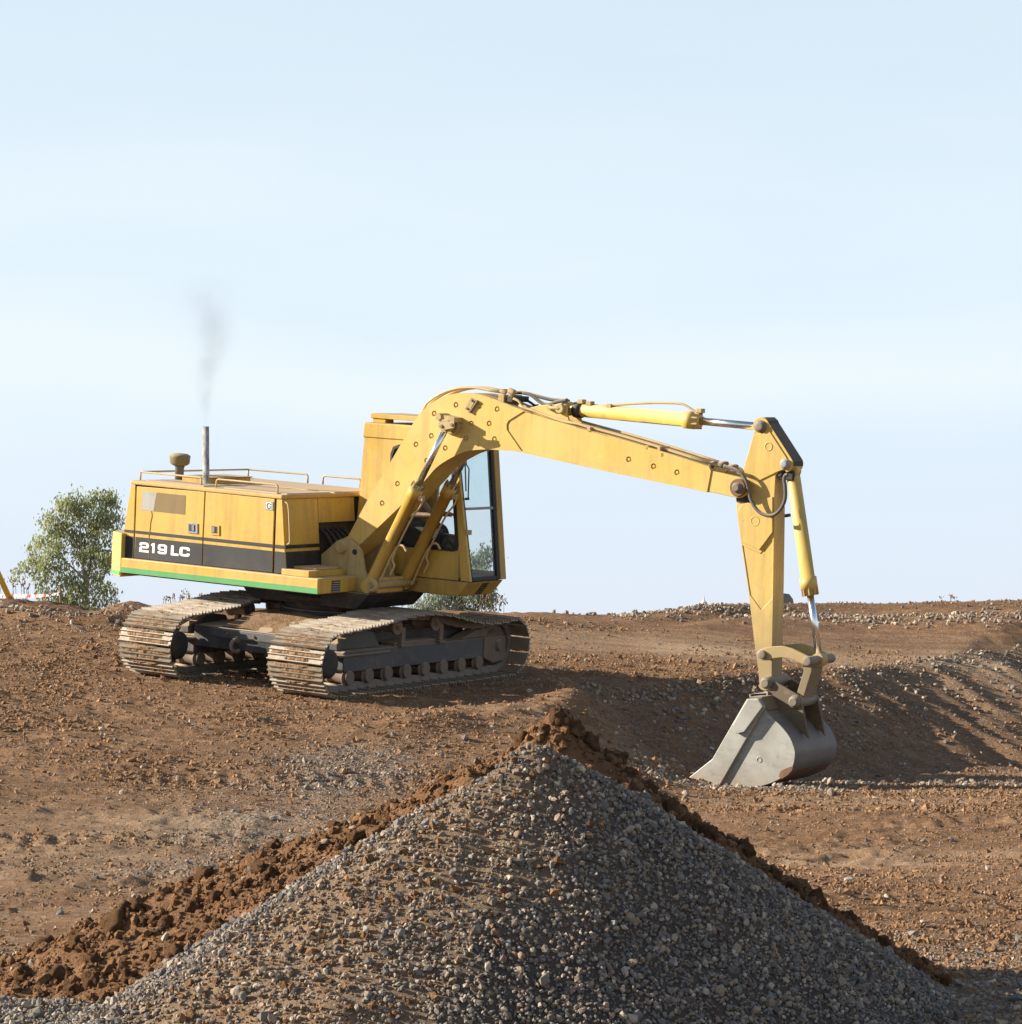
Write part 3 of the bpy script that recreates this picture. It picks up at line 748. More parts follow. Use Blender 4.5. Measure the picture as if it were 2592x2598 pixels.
for px, py, s in ((327, 2312, .045), (233, 2500, .050), (327, 2488, .046), (448, 2425, .050), (490, 2306, .042), (663, 2214, .044), (420, 2350, .040), (551, 2284, .044), (392, 2345, .036), (682, 2232, .046), (616, 2172, .036), (60, 2480, .048), (180, 2520, .040), (770, 2110, .036), (860, 2075, .034)):
    p = on_px(px, py, soil_h)
    if p: put('dirt_clod', CLOD[RNG.integers(6)], (p[0], p[1], p[2]+s*.3), s, 'large dark brown clod standing out of the left part of the soil heap', 'dirt clod', 'large clods on the left of the soil heap')
# the many that look alike
cnt = 0
while cnt < 150:
    x = SA[0] + RNG.uniform(-3.3, 2.2); y = SA[1] + RNG.uniform(-1.7, .5)
    a = np.array([x]), np.array([y]); zs = soil_h(*a)[0]
    if zs < FLOOR-.03 or zs < gravel_h(*a)[0] + .01: continue
    s = float(np.clip(.024*np.exp(RNG.normal()*.40), .014, .06))
    put('dirt_clod', CLOD[RNG.integers(6)], (x, y, zs+s*.25), s, 'crumbly reddish brown clod among others '+('low on the left end of the soil heap' if x-SA[0] < -2 else 'on the left slope of the soil heap' if x-SA[0] < -1 else 'just left of the peak of the soil heap' if x-SA[0] < -.1 else 'on the soil strip right of the gravel'), 'dirt clod', 'dirt clods on the soil heap')
    cnt += 1
cnt = 0
while cnt < 60:
    x = SA[0] + RNG.uniform(-3.2, 2.0); y = SA[1] + RNG.uniform(-1.6, .4)
    a = np.array([x]), np.array([y]); zs = soil_h(*a)[0]
    if zs < FLOOR-.03 or zs < gravel_h(*a)[0] + .01: continue
    s = float(RNG.uniform(.009, .021))
    put('rock', ROCK[RNG.integers(5)], (x, y, zs+s*.3), s, 'small pale rock stuck among the clods '+('low on the left end of the soil heap' if x-SA[0] < -2 else 'on the left slope of the soil heap' if x-SA[0] < -1 else 'just left of the peak of the soil heap' if x-SA[0] < -.1 else 'on the soil strip right of the gravel'), 'rock', 'small rocks on the soil heap')
    cnt += 1
cnt = 0
while cnt < 70:
    x = GA[0] + RNG.uniform(-2.2, 1.7); y = GA[1] + RNG.uniform(-1.9, -.1)
    s = float(RNG.uniform(.015, .028)); zs = gravel_h(np.array([x]), np.array([y]))[0]
    put('stone', ROCK[RNG.integers(5)], (x, y, zs+s*.5), s, 'larger tan stone '+('on the dirty left part of the gravel heap' if x-GA[0] < -.9 else 'left of the middle of the gravel heap' if x-GA[0] < -.2 else 'below the peak of the gravel heap' if x-GA[0] < .6 else 'on the shaded right part of the gravel heap')+(', near the bottom edge' if y < 13.9 else ''), 'stone', 'larger stones on the gravel heap')
    cnt += 1
for px, py, s, k, lab in ((2105, 1990, .07, 0, 'upright tan rock standing right of the bucket'), (2108, 2020, .065, 3, 'dark pointed rock in front of the bucket shadow'),
                          (1740, 2018, .05, 0, 'tan rock left of the bucket tip on the pit floor'), (2150, 1990, .05, 2, 'pale flat rock right of the upright rock'),
                          (1868, 1692, .06, 4, 'reddish boulder on the pit rim left of the stick')):
    p = on_px(px, py, lambda a, b: ground_h(a, b), 30, 46)
    if p: put('rock', ROCK[k], (p[0], p[1], p[2]+s*.5), (s*.75, s*.75, s*1.2) if 'upright' in lab or 'pointed' in lab else s, lab, 'rock', rot=(RNG.uniform(-.2, .2), RNG.uniform(-.2, .2), RNG.uniform(0, 6)))
cnt = 0
while cnt < 40:
    y = RNG.uniform(20, 44); x = RNG.uniform(-.16, .16)*y
    if abs(x-MC[0]) < 3.2 and abs(y-MC[1]) < 3: continue
    s = float(RNG.uniform(.03, .055)); zs = ground_h(np.array([x]), np.array([y]))[0]
    put('rock', ROCK[RNG.integers(5)], (x, y, zs+s*.2), s, 'loose tan rock lying on '+('the left ground just behind the soil heap' if y < 26 and x < .5 else 'the right ground just behind the heaps' if y < 26 else 'the open ground between soil heap and excavator' if x < .9 and y < 37 else 'the ground left of the excavator' if x < -3 else 'the pit floor in front of the bucket' if y < 37 else 'the plain beyond the pit'), 'rock', 'rocks on the site ground'); cnt += 1

# ------------------------------------------------------------------ excavator: frame of reference
def rotm(tx, ty, yaw): return Matrix.Rotation(ty, 3, 'X') @ Matrix.Rotation(tx, 3, 'Y') @ Matrix.Rotation(yaw, 3, 'Z')
UR = rotm(TX, TY, -AL)
EX = empty('excavator', tuple(MC))
EX.rotation_euler = UR.to_euler()
tag(EX, 'yellow tracked excavator with long boom and bucket resting on the pit floor', 'excavator')
UT = UR.transposed()
EYE = UT @ (-Vector(MC))                       # the photographer, in the machine's own axes (x forward, y left, z up)
def at(px, py, axis, val):
    """point of the plane axis = val (machine axes) that the photograph shows at that place"""
    d = UT @ Vector(((px-CX0)/FPX, 1, -(py-YH)/FPX))
    return EYE + d*((val-EYE[axis])/d[axis])
def zoom(x0, y0, s): return lambda x, y: (x0+x/s, y0+y/s)
def side(pts, y, z=None):
    """outline on a plane parallel to the machine's side, as (x, z)"""
    return [(q.x, q.z) for q in (at(*(z(*p) if z else p), 1, y) for p in pts)]
z2, z3, z4 = zoom(750, 950, 2.966), zoom(1200, 950, 2.142), zoom(1700, 1050, 1.932)
zA, zB, zC, zD = zoom(320, 1170, 6.427), zoom(600, 1170, 5.671), zoom(280, 1330, 6.427), zoom(780, 1300, 6.025)
z7, zb, zt = zoom(1000, 1130, 4.83), zoom(1800, 1600, 4.2925), zoom(1720, 1120, 5.3556)
zc, zh, zp, zr = zoom(920, 1200, 6.0385), zoom(1240, 970, 6.886), zoom(1060, 980, 8.033), zoom(900, 1040, 10.71)
CB = -.14                                      # middle plane of boom, stick and bucket

# ------------------------------------------------------------------ undercarriage
TG, TW, TL, TH = 2.264, .793, 4.514, .806
TROT = AL+BE
tdir = Vector((math.cos(TROT), math.sin(TROT), 0))
def shoe_mesh(v):
    b = MB(); p = .192; w = TW/2; r = random.Random(v)
    b.box((-p/2, -w, 0), (p/2-.022, w, .013))
    for x in (-.062, 0, .062):
        b.prism([(x-.012, .013), (x+.012, .013), (x+.006, .038), (x-.006, .038)], 1, -w, w) if False else b.loft([(x-.012,-w,.012),(x+.012,-w,.012),(x+.006,-w,.038),(x-.006,-w,.038)], [(x-.012,w,.012),(x+.012,w,.012),(x+.006,w,.038),(x-.006,w,.038)])
    # chain link under the plate
    for s in (-1, 1):
        b.box((-p/2-.01, s*.095-.022, -.078), (p/2-.02, s*.095+.022, 0), 1)
    b.cyl((-p/2, -.12, -.045), (-p/2, .12, -.045), .036, 1, 12)
    for s in (-.14, .14):
        for x in (-.035, .035): b.cyl((x, s, .010), (x, s, .026), .014, 1, 6)
    # mud packed between the ribs
    for x in (-.079, -.031, .031):
        y0 = -w + r.uniform(.02, .22); y1 = w - r.uniform(.02, .22)
        if v == 2 and x > 0: y0, y1 = -w*.35, w*.5
        n = 22
        ring = []
        for i in range(n+1):
            y = y0 + (y1-y0)*i/n; e = min(1, 6*i/n, 6*(n-i)/n)
            h = .012 + e*(.020 + .020*noise.noise((y*9, x*20, v*3.3)) + .010*noise.noise((y*31, x*20, v)))
            q = .025 + .006*noise.noise((y*14, x*9, v))
            ring.append([(x-q, y, .012), (x-q*.55, y, h), (x+q*.55, y, h+.004*noise.noise((y*40, 3, v))), (x+q, y, .012)])
        for A, B in zip(ring, ring[1:]):
            b.add(A+B, [(0, 1, 5, 4), (1, 2, 6, 5), (2, 3, 7, 6)], 2)
    return b.mesh('track_shoe', [M['shoe'], M['link'], M['mud']])
SHOE = [shoe_mesh(v) for v in range(4)]
R0 = .365
def loop_path():
    pts = []
    for a in np.linspace(90, 270, 26): pts.append((-1.89+R0*math.cos(rad(a)), .403+R0*math.sin(rad(a))))
    for x in np.linspace(-1.7, 1.7, 40): pts.append((x, .038+.004*math.sin(x*5)))
    for a in np.linspace(-90, 78, 24): pts.append((1.885+.352*math.cos(rad(a)), .390+.352*math.sin(rad(a))))
    top = [(1.9, .722), (1.4, .705), (1.02, .745), (.6, .825), (.355, .868), (.05, .895), (-.18, .900), (-.5, .888), (-.733, .862), (-.986, .828), (-1.458, .795), (-1.75, .775)]
    pts += [(p[0], p[1]) for p in spline([(a, b) for a, b in top], 6)]
    return np.array(pts)
LP_ = loop_path(); LP_ = np.vstack([LP_, LP_[:1]])
seg = np.hypot(*np.diff(LP_, axis=0).T); cum = np.concatenate([[0], np.cumsum(seg)])
NSH = int(round(cum[-1]/.192))
def loop_at(s):
    s = s % cum[-1]; return np.array([np.interp(s, cum, LP_[:, 0]), np.interp(s, cum, LP_[:, 1])])
def make_track(yc):
    t = empty('track', (0, 0, 0), EX); t.rotation_euler = (0, 0, TROT)
    sgn = 1 if yc > 0 else -1
    for i in range(NSH):
        s = (i+.5)*cum[-1]/NSH
        p, q = loop_at(s-.085), loop_at(s+.085)
        d = (q-p)/np.linalg.norm(q-p); c = (p+q)/2
        # path runs so that the outward normal is on its right hand
        nrm = np.array([d[1], -d[0]])
        if i == 0: flip = 1 if nrm[0]*(c[0]-0) + nrm[1]*(c[1]-.4) > 0 else -1
        nrm = nrm*flip
        o = bpy.data.objects.new('track_shoe', SHOE[(i*7+int(yc > 0)) % 4 if i % 5 else 2]); COL.objects.link(o); o.parent = t
        X = Vector((d[0], 0, d[1])); Zv = Vector((nrm[0], 0, nrm[1])); Yv = Zv.cross(X); tilt = .075*flip; X, Zv = X*math.cos(tilt)+Zv*math.sin(tilt), Zv*math.cos(tilt)-X*math.sin(tilt)
        o.matrix_local = Matrix.Translation((c[0], yc, c[1])) @ Matrix((X, Yv, Zv)).transposed().to_4x4()
    out = yc + sgn*.15                          # outer face of the side frame
    b = MB()
    lo, hi = sorted((out, yc - sgn*.15))
    b.prism([(-1.49, .50), (-1.45, .515), (1.53, .50), (1.53, .25), (-1.45, .262), (-1.49, .29)], 1, lo, hi, 0)
    b.prism([(1.53, .505), (2.03, .505), (2.05, .19), (1.75, .17), (1.53, .25)], 1, lo-.015, hi+.015, 1)
    b.prism([(-1.49, .60), (-1.05, .74), (-.75, .70), (-.6, .515), (-1.49, .515)], 1, lo+.10, hi-.08, 0)
    b.prism([(1.53, .505), (1.1, .505), (1.45, .60), (1.75, .62), (2.0, .54)], 1, lo+.05, hi-.05, 1)
    b.box((-1.62, lo-.03, .45), (-.55, lo+.22, .475), 1); b.box((-.38, lo+.04, .50), (.62, hi-.04, .555), 1)
    b.build('side_frame', [M['frame'], M['frame_dust']], t, .012)
    for X in (-.27, .56):
        b = MB(); b.box((X-.04, out-sgn*.02-.03, .50), (X+.04, out-sgn*.02+.03, .74)); b.box((X-.07, out-.035, .495), (X+.07, out+.035, .53))
        b.build('roller_bracket', M['frame_dust'], t, .008)
        b = MB(); b.lathe((X-.13, yc-.16, .755), (0, 1, 0), [(0, .10), (.04, .10), (.041, .075), (.28, .075), (.281, .10), (.32, .10)]); b.cyl((X-.13, yc-.2, .755), (X-.13, yc+.2, .755), .03)
        b.build('carrier_roller', M['frame_dust'], t)
    for k in range(8):
        X = -1.36 + k*.40
        b = MB(); b.lathe((X, yc-.17, .195), (0, 1, 0), [(0, .085), (.045, .085), (.05, .105), (.07, .105), (.075, .08), (.265, .08), (.27, .105), (.29, .105), (.295, .085), (.34, .085)])
        b.box((X-.07, out-sgn*.04-.035, .17), (X+.07, out-sgn*.04+.035, .27))
        b.build('track_roller', M['frame_dust'], t, .006)
    b = MB()
    b.lathe((-1.89, yc-.06, .403), (0, 1, 0), [(0, .26), (.12, .26)], 0, 30)
    for k in range(21):
        a = 2*math.pi*k/21; c_, s_ = math.cos(a), math.sin(a)
        b.loft([(-1.89+c_*.25-s_*.03, yc-.035, .403+s_*.25+c_*.03), (-1.89+c_*.25+s_*.03, yc-.035, .403+s_*.25-c_*.03), (-1.89+c_*.31+s_*.012, yc-.035, .403+s_*.31-c_*.012), (-1.89+c_*.31-s_*.012, yc-.035, .403+s_*.31+c_*.012)],
               [(-1.89+c_*.25-s_*.03, yc+.035, .403+s_*.25+c_*.03), (-1.89+c_*.25+s_*.03, yc+.035, .403+s_*.25-c_*.03), (-1.89+c_*.31+s_*.012, yc+.035, .403+s_*.31-c_*.012), (-1.89+c_*.31-s_*.012, yc+.035, .403+s_*.31+c_*.012)])
    b.lathe((-1.89, yc-.26, .403), (0, 1, 0), [(0, .12), (.02, .17), (.16, .19), (.40, .19), (.5, .17), (.52, .12)], 0, 26)
    b.build('drive_sprocket', M['dark'], t, .004)
    b = MB(); b.lathe((1.87, yc-.10, .395), (0, 1, 0), [(0, .24), (.02, .255), (.05, .255), (.052, .29), (.148, .29), (.15, .255), (.18, .255), (.2, .24)], 0, 30); b.cyl((1.87, yc-.2, .395), (1.87, yc+.2, .395), .07)
    b.build('idler_wheel', M['frame_dust'], t)
    return t
make_track(-TG/2); make_track(TG/2)
b = MB()
w = (TG-TW)/2 - .003
uc_ = empty('car_body', (0, 0, 0), EX); uc_.rotation_euler = (0, 0, TROT)
b.prism([(-1.5, .375), (-1.5, .63), (-1.42, .64), (-.95, .75), (-.72, .80), (.72, .80), (.95, .75), (1.5, .62), (1.5, .375)], 1, -.62, .62)
b.prism([(-1.5, .375), (-1.5, .63), (-.8, .66), (.8, .66), (1.5, .62), (1.5, .375)], 1, -w-.25, w+.25)
b.box((-1.512, -w, .515), (-1.5, w, .615)); b.build('cross_frame', M['frame'], uc_, .012)
b = MB(); b.ring((-1.53, .30, .435), (.35, .93, 0), .075, .026, 0, 22, 8); b.box((-1.54, .275, .47), (-1.49, .325, .55)); b.build('tow_eye', M['frame_dust'], uc_, .004)
for yb in (-.35, .05, .46):
    b = MB(); b.cyl((-1.512, yb, .565), (-1.53, yb, .565), .018, 0, 8); b.build('bolt', M['rust'], uc_)
b = MB(); n_ = 40                              # earth lying on the frame
rg = np.random.default_rng(3)
V, F = [], []
gxx, gyy = np.meshgrid(np.linspace(-1.47, -.62, n_), np.linspace(-.6, .6, n_))
zb_ = np.interp(gxx, [-1.5, -1.42, -.95, -.72, 0], [.632, .642, .752, .803, .803])
gz = zb_ + .035*np.clip(fbm(gxx*3.1, gyy*3.1, 301, 4)*2.2+.35, -.3, 1.2)
ii = np.arange(n_*n_).reshape(n_, n_)
eo = np_mesh('settled_earth', np.stack([gxx.ravel(), gyy.ravel(), gz.ravel()], -1), np.stack([ii[:-1, :-1], ii[:-1, 1:], ii[1:, 1:], ii[1:, :-1]], -1).reshape(-1, 4), [M['mud']], smooth=True, parent=uc_); eo['kind'] = 'stuff'
b = MB(); b.lathe((0, 0, .79), (0, 0, 1), [(0, .66), (.06, .66), (.065, .60), (.16, .60), (.165, .68), (.27, .68), (.275, .6), (.34, .6)], 0, 48)
b.build('slewing_ring', M['dark'], EX)

# ------------------------------------------------------------------ platform and counterweight
SY = -1.165
deck = MB()
XF, XR, ZD0, ZD1 = .687, -2.40, 1.136, 1.322
deck.prism([(XR, -1.243), (XF, -1.243), (XF, -.42), (.98, -.42), (.98, .12), (XF, .12), (XF, 1.2), (XR, 1.2)], 2, ZD0, ZD1)
dk = deck.build('platform', M['yellow'], EX, .012)
b = MB(); b.box((XR+.002, -1.2465, ZD0+.004), (XF-.002, -1.2425, ZD0+.072)); b.build('green_stripe', M['green'], dk)
b = MB()
b.prism([(-.75, .93), (.8, .93), (.9, 1.02), (1.0, ZD0-.001), (-1.0, ZD0-.001), (-.9, 1.02)], 1, -.62, .62); b.build('turntable_base', M['dark'], dk, .01)
b = MB(); b.box((XR+.02, -1.21, ZD0-.014), (XF-.05, 1.17, ZD0-.0005)); b.build('belly_plate', M['dark'], dk)
# counterweight: rounded tail behind the house
cwp = []
for a in np.linspace(-1, 1, 17):
    y = 1.235*a
    cwp.append((XR-.02-.42*math.sqrt(max(0, 1-(abs(a))**4)), y))
cw = MB(); cw.prism([(XR-.005, -1.235)] + cwp + [(XR-.005, 1.235)], 2, 1.08, 1.63)
cwo = cw.build('counterweight', M['yellow_boom'], EX, .03, 3)
b = MB(); b.prism([(p[0]-.004, p[1]*1.003) for p in cwp] + [(XR-.03, 1.2), (XR-.03, -1.2)], 2, 1.10, 1.15); b.build('green_stripe', M['green'], cwo)
b = MB()                                       # tool box on the front corner of the platform
a_, c_ = at(791, 1464.8, 2, ZD1), at(882, 1463, 2, ZD1)
b.box((a_.x-.42, -1.19, ZD1), (a_.x, -.44, ZD1+.075)); tb = b.build('tool_box', M['yellow'], dk, .008)
b = MB(); b.box((a_.x-.38, -1.0, ZD1+.0765), (a_.x-.05, -.50, ZD1+.10)); b.build('box_lid', M['roof'], dk, .005)
# non-slip step patch on the front of the platform
q0, q1 = at(*zD(370, 1045), 0, XF), at(*zD(490, 1215), 0, XF)
b = MB(); b.box((XF, q0.y, q1.z), (XF+.004, q1.y, q0.z))
for k in range(5):
    zz = q1.z + (q0.z-q1.z)*(k+.2)/5.2; b.box((XF+.004, q0.y+.012, zz), (XF+.010, q1.y-.012, zz+.012), 1)
b.build('step_patch', [M['dark'], M['grey']], dk)

# ------------------------------------------------------------------ engine house
house = empty('engine_house', (0, 0, 0), EX)
def fx(z): return .006 + (2.282-z)*.117        # front face of the house leans
ZT = 2.262
A0, B0 = at(331.7, 1229, 1, SY), at(715.3, 1266, 1, SY)
xr = A0.x
b = MB()
b.prism([(xr+.03, ZD1), (fx(ZD1)-.03, ZD1), (fx(ZT)-.03, ZT), (xr+.05, ZT)], 1, SY+.022, 1.13)
b.build('inner_frame', M['dark'], house)
def panel(name, px, mat='yellow', y0=SY, th=.02, bev=.005):
    b = MB(); b.prism(side(px, y0), 1, y0, y0+th); return b.build(name, M[mat], house, bev)
panel('corner_post', [(331.7, 1229), (343.3, 1231.5), (337.5, 1417), (306, 1413.5), (315, 1340)])
panel('side_door', [(346.8, 1233.8), (518.8, 1247.9), (510.8, 1433.5), (340.4, 1415)])
panel('side_door', [(521.6, 1248.2), (696.3, 1266), (689.2, 1452), (513.4, 1433.8)])
panel('corner_post', [(701.5, 1267), (715.6, 1267.5), (725, 1455.5), (695, 1452.8)])
T1 = lambda x: 1346.3+(x-347)*.1006
T2 = lambda x: 1353.6+(x-347)*.1062
T3 = lambda x: 1362.2+(x-347)*.1040
for xa, xb, xa2, xb2, bl, br in ((315, 340.5, 306, 337.7, 1413.5, 1417), (343.4, 513.2, 341, 511, 1415, 1433.5), (516, 691.6, 513.6, 689.3, 1433.8, 1452), (696.5, 722.4, 695.2, 725, 1452.8, 1455.5)):
    b = MB()
    b.prism(side([(xa, T1(xa)), (xb, T1(xb)), (xb, T2(xb)), (xa, T2(xa))], SY-.003), 1, SY-.003, SY-.0004)
    b.prism(side([(xa, T3(xa)), (xb, T3(xb)), (xb2, br), (xa2, bl)], SY-.003), 1, SY-.003, SY-.0004)
    b.build('black_stripe', M['black'], house)
# crease dented into the rear door
b = MB(); cr = [zA(410, 815), zA(418, 900), zA(395, 1000), zA(388, 1090), zA(375, 1200), zC(625, 200), zC(640, 300), zC(635, 440), zC(630, 570)]
pts = [at(*p, 1, SY-.003) for p in cr]
b.tube(spline([tuple(p) for p in pts], 4), .0035, 0, 6); b.build('door_dent', M['yellow_worn'], house)
# lettering
def ribbon(path, w, n=5):
    p = [np.array(q, float) for q in path]; o = [p[0]]
    for i in range(1, len(p)-1):
        d0 = p[i-1]-p[i]; d1 = p[i+1]-p[i]; r = min(.16, .5*np.linalg.norm(d0), .5*np.linalg.norm(d1))
        a = p[i]+d0/np.linalg.norm(d0)*r; c = p[i]+d1/np.linalg.norm(d1)*r
        for k in range(n+1):
            t = k/n; o.append((1-t)**2*a + 2*t*(1-t)*p[i] + t*t*c)
    o.append(p[-1]); L, R_ = [], []
    for i, q in enumerate(o):
        d = o[min(i+1, len(o)-1)] - o[max(i-1, 0)]; d = d/np.linalg.norm(d); nn = np.array([-d[1], d[0]])
        L.append(q+nn*w/2*np.array([1.08, .80])); R_.append(q-nn*w/2*np.array([1.08, .80]))
    return [[L[i], L[i+1], R_[i+1], R_[i]] for i in range(len(o)-1)]
GL = {'2': ribbon([(.14, .34), (.14, .11), (.86, .11), (.86, .50), (.14, .50), (.14, .86)], .26) + [[(.0, .79), (1, .79), (1, 1.), (.0, 1.)]],
      '1': [[(.0, .14), (.45, .0), (1, .0), (1, 1), (.38, 1), (.38, .27), (.0, .30)]],
      '9': ribbon([(.14, .74), (.14, .89), (.86, .89), (.86, .11), (.14, .11), (.14, .555), (.72, .555)], .26),
      'L': [[(0, 0), (.36, 0), (.36, .77), (1, .77), (1, 1), (0, 1)]],
      'C': ribbon([(.86, .38), (.86, .14), (.14, .14), (.14, .86), (.86, .86), (.86, .64)], .28)}
for ch, x0, y0, w_ in (('2', 353.9, 1374.6, 24.2), ('1', 383.2, 1377.3, 9.6), ('9', 400.6, 1379.6, 23.4), ('L', 434.0, 1383.4, 19.6), ('C', 456.0, 1385.8, 25.6)):
    b = MB()
    for poly in GL[ch]:
        q = [at(x0+u*w_-v*1.2, y0+u*w_*.108+v*25.2, 1, SY-.0055) for u, v in poly]
        b.add([tuple(p) for p in q], [list(range(len(q)))])
    b.build('lettering', M['white'], house)
# emblem plate: grey rim, white field, dark C with notches
b = MB(); pe = [zB(410, 575), zB(525, 585), zB(522, 712), zB(412, 695)]
b.prism(side(pe, SY-.006), 1, SY-.006, SY-.0004, 0)
pi_ = [zB(424, 590), zB(500, 598), zB(499, 694), zB(424, 684)]
b.prism(side(pi_, SY-.008), 1, SY-.008, SY-.0062, 1)
ec = zB(464, 645)
for poly in ribbon([(.85, .30), (.80, .05), (.2, .05), (.03, .5), (.2, .95), (.80, .95), (.85, .70)], .26, 4):
    q = [at(ec[0]+(u-.5)*10, ec[1]+(v-.5)*13+(u-.5)*1, 1, SY-.0095) for u, v in poly]; b.add([tuple(p) for p in q], [[0, 1, 2, 3]], 2)
q = [at(ec[0]+u, ec[1]+v, 1, SY-.0095) for u, v in ((1, 0), (5, .6), (5, 2.6), (1, 2))]; b.add([tuple(p) for p in q], [[0, 1, 2, 3]], 2)
b.build('emblem', [M['grey'], M['white'], M['rubber']], house)
# latches: grey base on the first, yellow on the second
for pts, yellow_base in (((1000, 1010, 1160, 1175), 0), ((1375, 1040, 1515, 1205), 1)):
    x0, y0, x1, y1 = pts
    b = MB(); Q = lambda u, v: zA(x0+(x1-x0)*u, y0+(y1-y0)*v+(u-.5)*16)
    b.prism(side([Q(0, 0), Q(1, 0), Q(1, 1), Q(0, 1)], SY-.012), 1, SY-.012, SY-.0004, 0 if not yellow_base else 3)
    b.prism(side([Q(.12, .14), Q(.78, .14), Q(.78, .82), Q(.12, .82)], SY-.014), 1, SY-.014, SY-.0122, 1)
    b.prism(side([Q(.42, .2), Q(.66, .2), Q(.66, .76), Q(.42, .76)] if not yellow_base else [Q(.16, .2), Q(.45, .2), Q(.45, .76), Q(.16, .76)], SY-.020), 1, SY-.020, SY-.0142, 2)
    b.build('door_latch', [M['grey'], M['dark'], M['chrome'], M['yellow']], house)
# scuffed remains of an old sticker
M['sticker'] = painted('peeled_sticker', (.40, .39, .35), .75, .2, 1.0, .8)
M['glue'] = painted('sticker_glue_stain', (.22, .148, .055), .75, .2, 1.0, .8)
b = MB(); b.prism(side([zA(268, 478), zA(500, 510), zA(470, 640), zA(455, 790), zA(440, 815), zA(225, 795), zA(255, 720)], SY-.0025), 1, SY-.0025, SY-.0004, 0)
b.prism(side([zA(503, 512), zA(968, 560), zA(958, 872), zA(443, 818), zA(473, 640)], SY-.0025), 1, SY-.0025, SY-.0004, 1)
b.build('peeled_sticker', [M['sticker'], M['glue']], house)
# roof
b = MB()
ra, rb = at(331.2, 1218.3, 1, SY-.012), at(715.5, 1256.4, 1, SY-.012)
za, zf = ra.z, rb.z
b.loft([(ra.x, SY-.012, za-.05), (rb.x, SY-.012, zf-.05), (rb.x, SY-.012, zf), (ra.x, SY-.012, za)], [(ra.x, 1.15, za-.05), (rb.x, 1.15, zf-.05), (rb.x, 1.15, zf), (ra.x, 1.15, za)])
roof = b.build('roof', M['roof'], house, .012)
for x0, x1, y0, y1 in ((-2.2, -1.25, -1.08, .1), (-1.0, .0, -1.02, -.12), (-1.0, .0, -.05, 1.0)):
    b = MB(); zz = lambda x: za+(zf-za)*(x-ra.x)/(rb.x-ra.x)
    b.loft([(x0, y0, zz(x0)-.004), (x1, y0, zz(x1)-.004), (x1, y1, zz(x1)-.004), (x0, y1, zz(x0)-.004)], [(x0+.015, y0+.015, zz(x0)+.012), (x1-.015, y0+.015, zz(x1)+.012), (x1-.015, y1-.015, zz(x1)+.012), (x0+.015, y1-.015, zz(x0)+.012)])
    b.build('roof_hatch', M['roof'], house, .006)
zro = 2.275
bc = at(522, 1233, 2, zro)
b = MB(); b.box((bc.x-.40, bc.y+.02, zro-.02), (bc.x+.02, bc.y+.88, zro+.095)); b.box((bc.x-.42, bc.y, zro+.095), (bc.x+.04, bc.y+.90, zro+.108)); b.build('roof_box', M['yellow_dirty'], house, .006)
# front face of the house, right of the corner
def fpan(name, y0, y1, zlo, zhi, mat='yellow'):
    b = MB()
    b.loft([(fx(zlo)-.02, y0, zlo), (fx(zlo), y0, zlo), (fx(zhi), y0, zhi), (fx(zhi)-.02, y0, zhi)], [(fx(zlo)-.02, y1, zlo), (fx(zlo), y1, zlo), (fx(zhi), y1, zhi), (fx(zhi)-.02, y1, zhi)])
    return b.build(name, M[mat], house, .004)
fpan('front_panel', SY+.022, -.425, ZD1+.02, 2.235)
fpan('front_panel', -.415, .34, 1.93, 2.235)
fpan('firewall', -.415, .34, ZD1, 1.92, 'dark').location.x = -.16
zc1, zc2, zc3, zc4 = [at(720, t, 1, SY).z for t in (T1(720), T2(720), T3(720), 1455)]
b = MB()
for lo, hi in ((zc2, zc1), (zc4+.02, zc3)):
    b.loft([(fx(lo), SY+.024, lo), (fx(lo)+.003, SY+.024, lo), (fx(hi)+.003, SY+.024, hi), (fx(hi), SY+.024, hi)], [(fx(lo), -.428, lo), (fx(lo)+.003, -.428, lo), (fx(hi)+.003, -.428, hi), (fx(hi), -.428, hi)])
b.build('black_stripe', M['black'], house)
hp = [zB(675, 590), zB(720, 592), zB(752, 640), zB(770, 1150), zB(765, 1190), zB(700, 1210)]
p3 = [at(*p, 1, SY+.026) for p in hp]; p3[0].x = fx(p3[0].z); p3[-1].x = fx(p3[-1].z)
b = MB(); b.tube(soft(p3), .012, 0, 10); b.build('grab_handle', M['pipe'], house)
# hoses behind the boom foot
for k in range(5):
    b = MB(); y = -.36+.11*k
    b.tube(spline([(-.1, y, 1.86), (.13, y-.02, 1.80), (.25, y, 1.62), (.30, y+.05, 1.48)], 5), .022, 0, 8); b.build('hose', M['rubber'], house)
# rails
RH = .112
def rail(bases, name='roof_rail'):
    P = [at(*p, 2, 2.285) if len(p) == 2 else Vector(p) for p in bases]
    up = Vector((0, 0, RH))
    path = [P[0]] + [p+up for p in P] + [P[-1]]
    # tight corners
    o = [path[0]]
    for i in range(1, len(path)-1):
        a, c = path[i-1]-path[i], path[i+1]-path[i]; r = .04
        q0, q1 = path[i]+a.normalized()*r, path[i]+c.normalized()*r
        for t in (0, .33, .67, 1): o.append(q0*(1-t)**2 + path[i]*2*t*(1-t) + q1*t*t)
    o.append(path[-1])
    b = MB(); b.tube(o, .0115, 0, 8)
    for p in P[1:-1]: b.cyl(p, p+up, .0115, 0, 8)
    b.build(name, M['pipe'], house)
f1, f2, f3 = (629, 1212.5), (780.2, 1225.5), (818.7, 1229)
n1, n2, n3, n4 = (356, 1219.5), (510.6, 1234.6), (548.4, 1238.5), (704, 1252.9)
rail([n2, n1, f1, f2]); rail([n3, n4]); g3 = at(*f3, 2, 2.285); rail([f3, (g3.x+.6, g3.y, g3.z)])
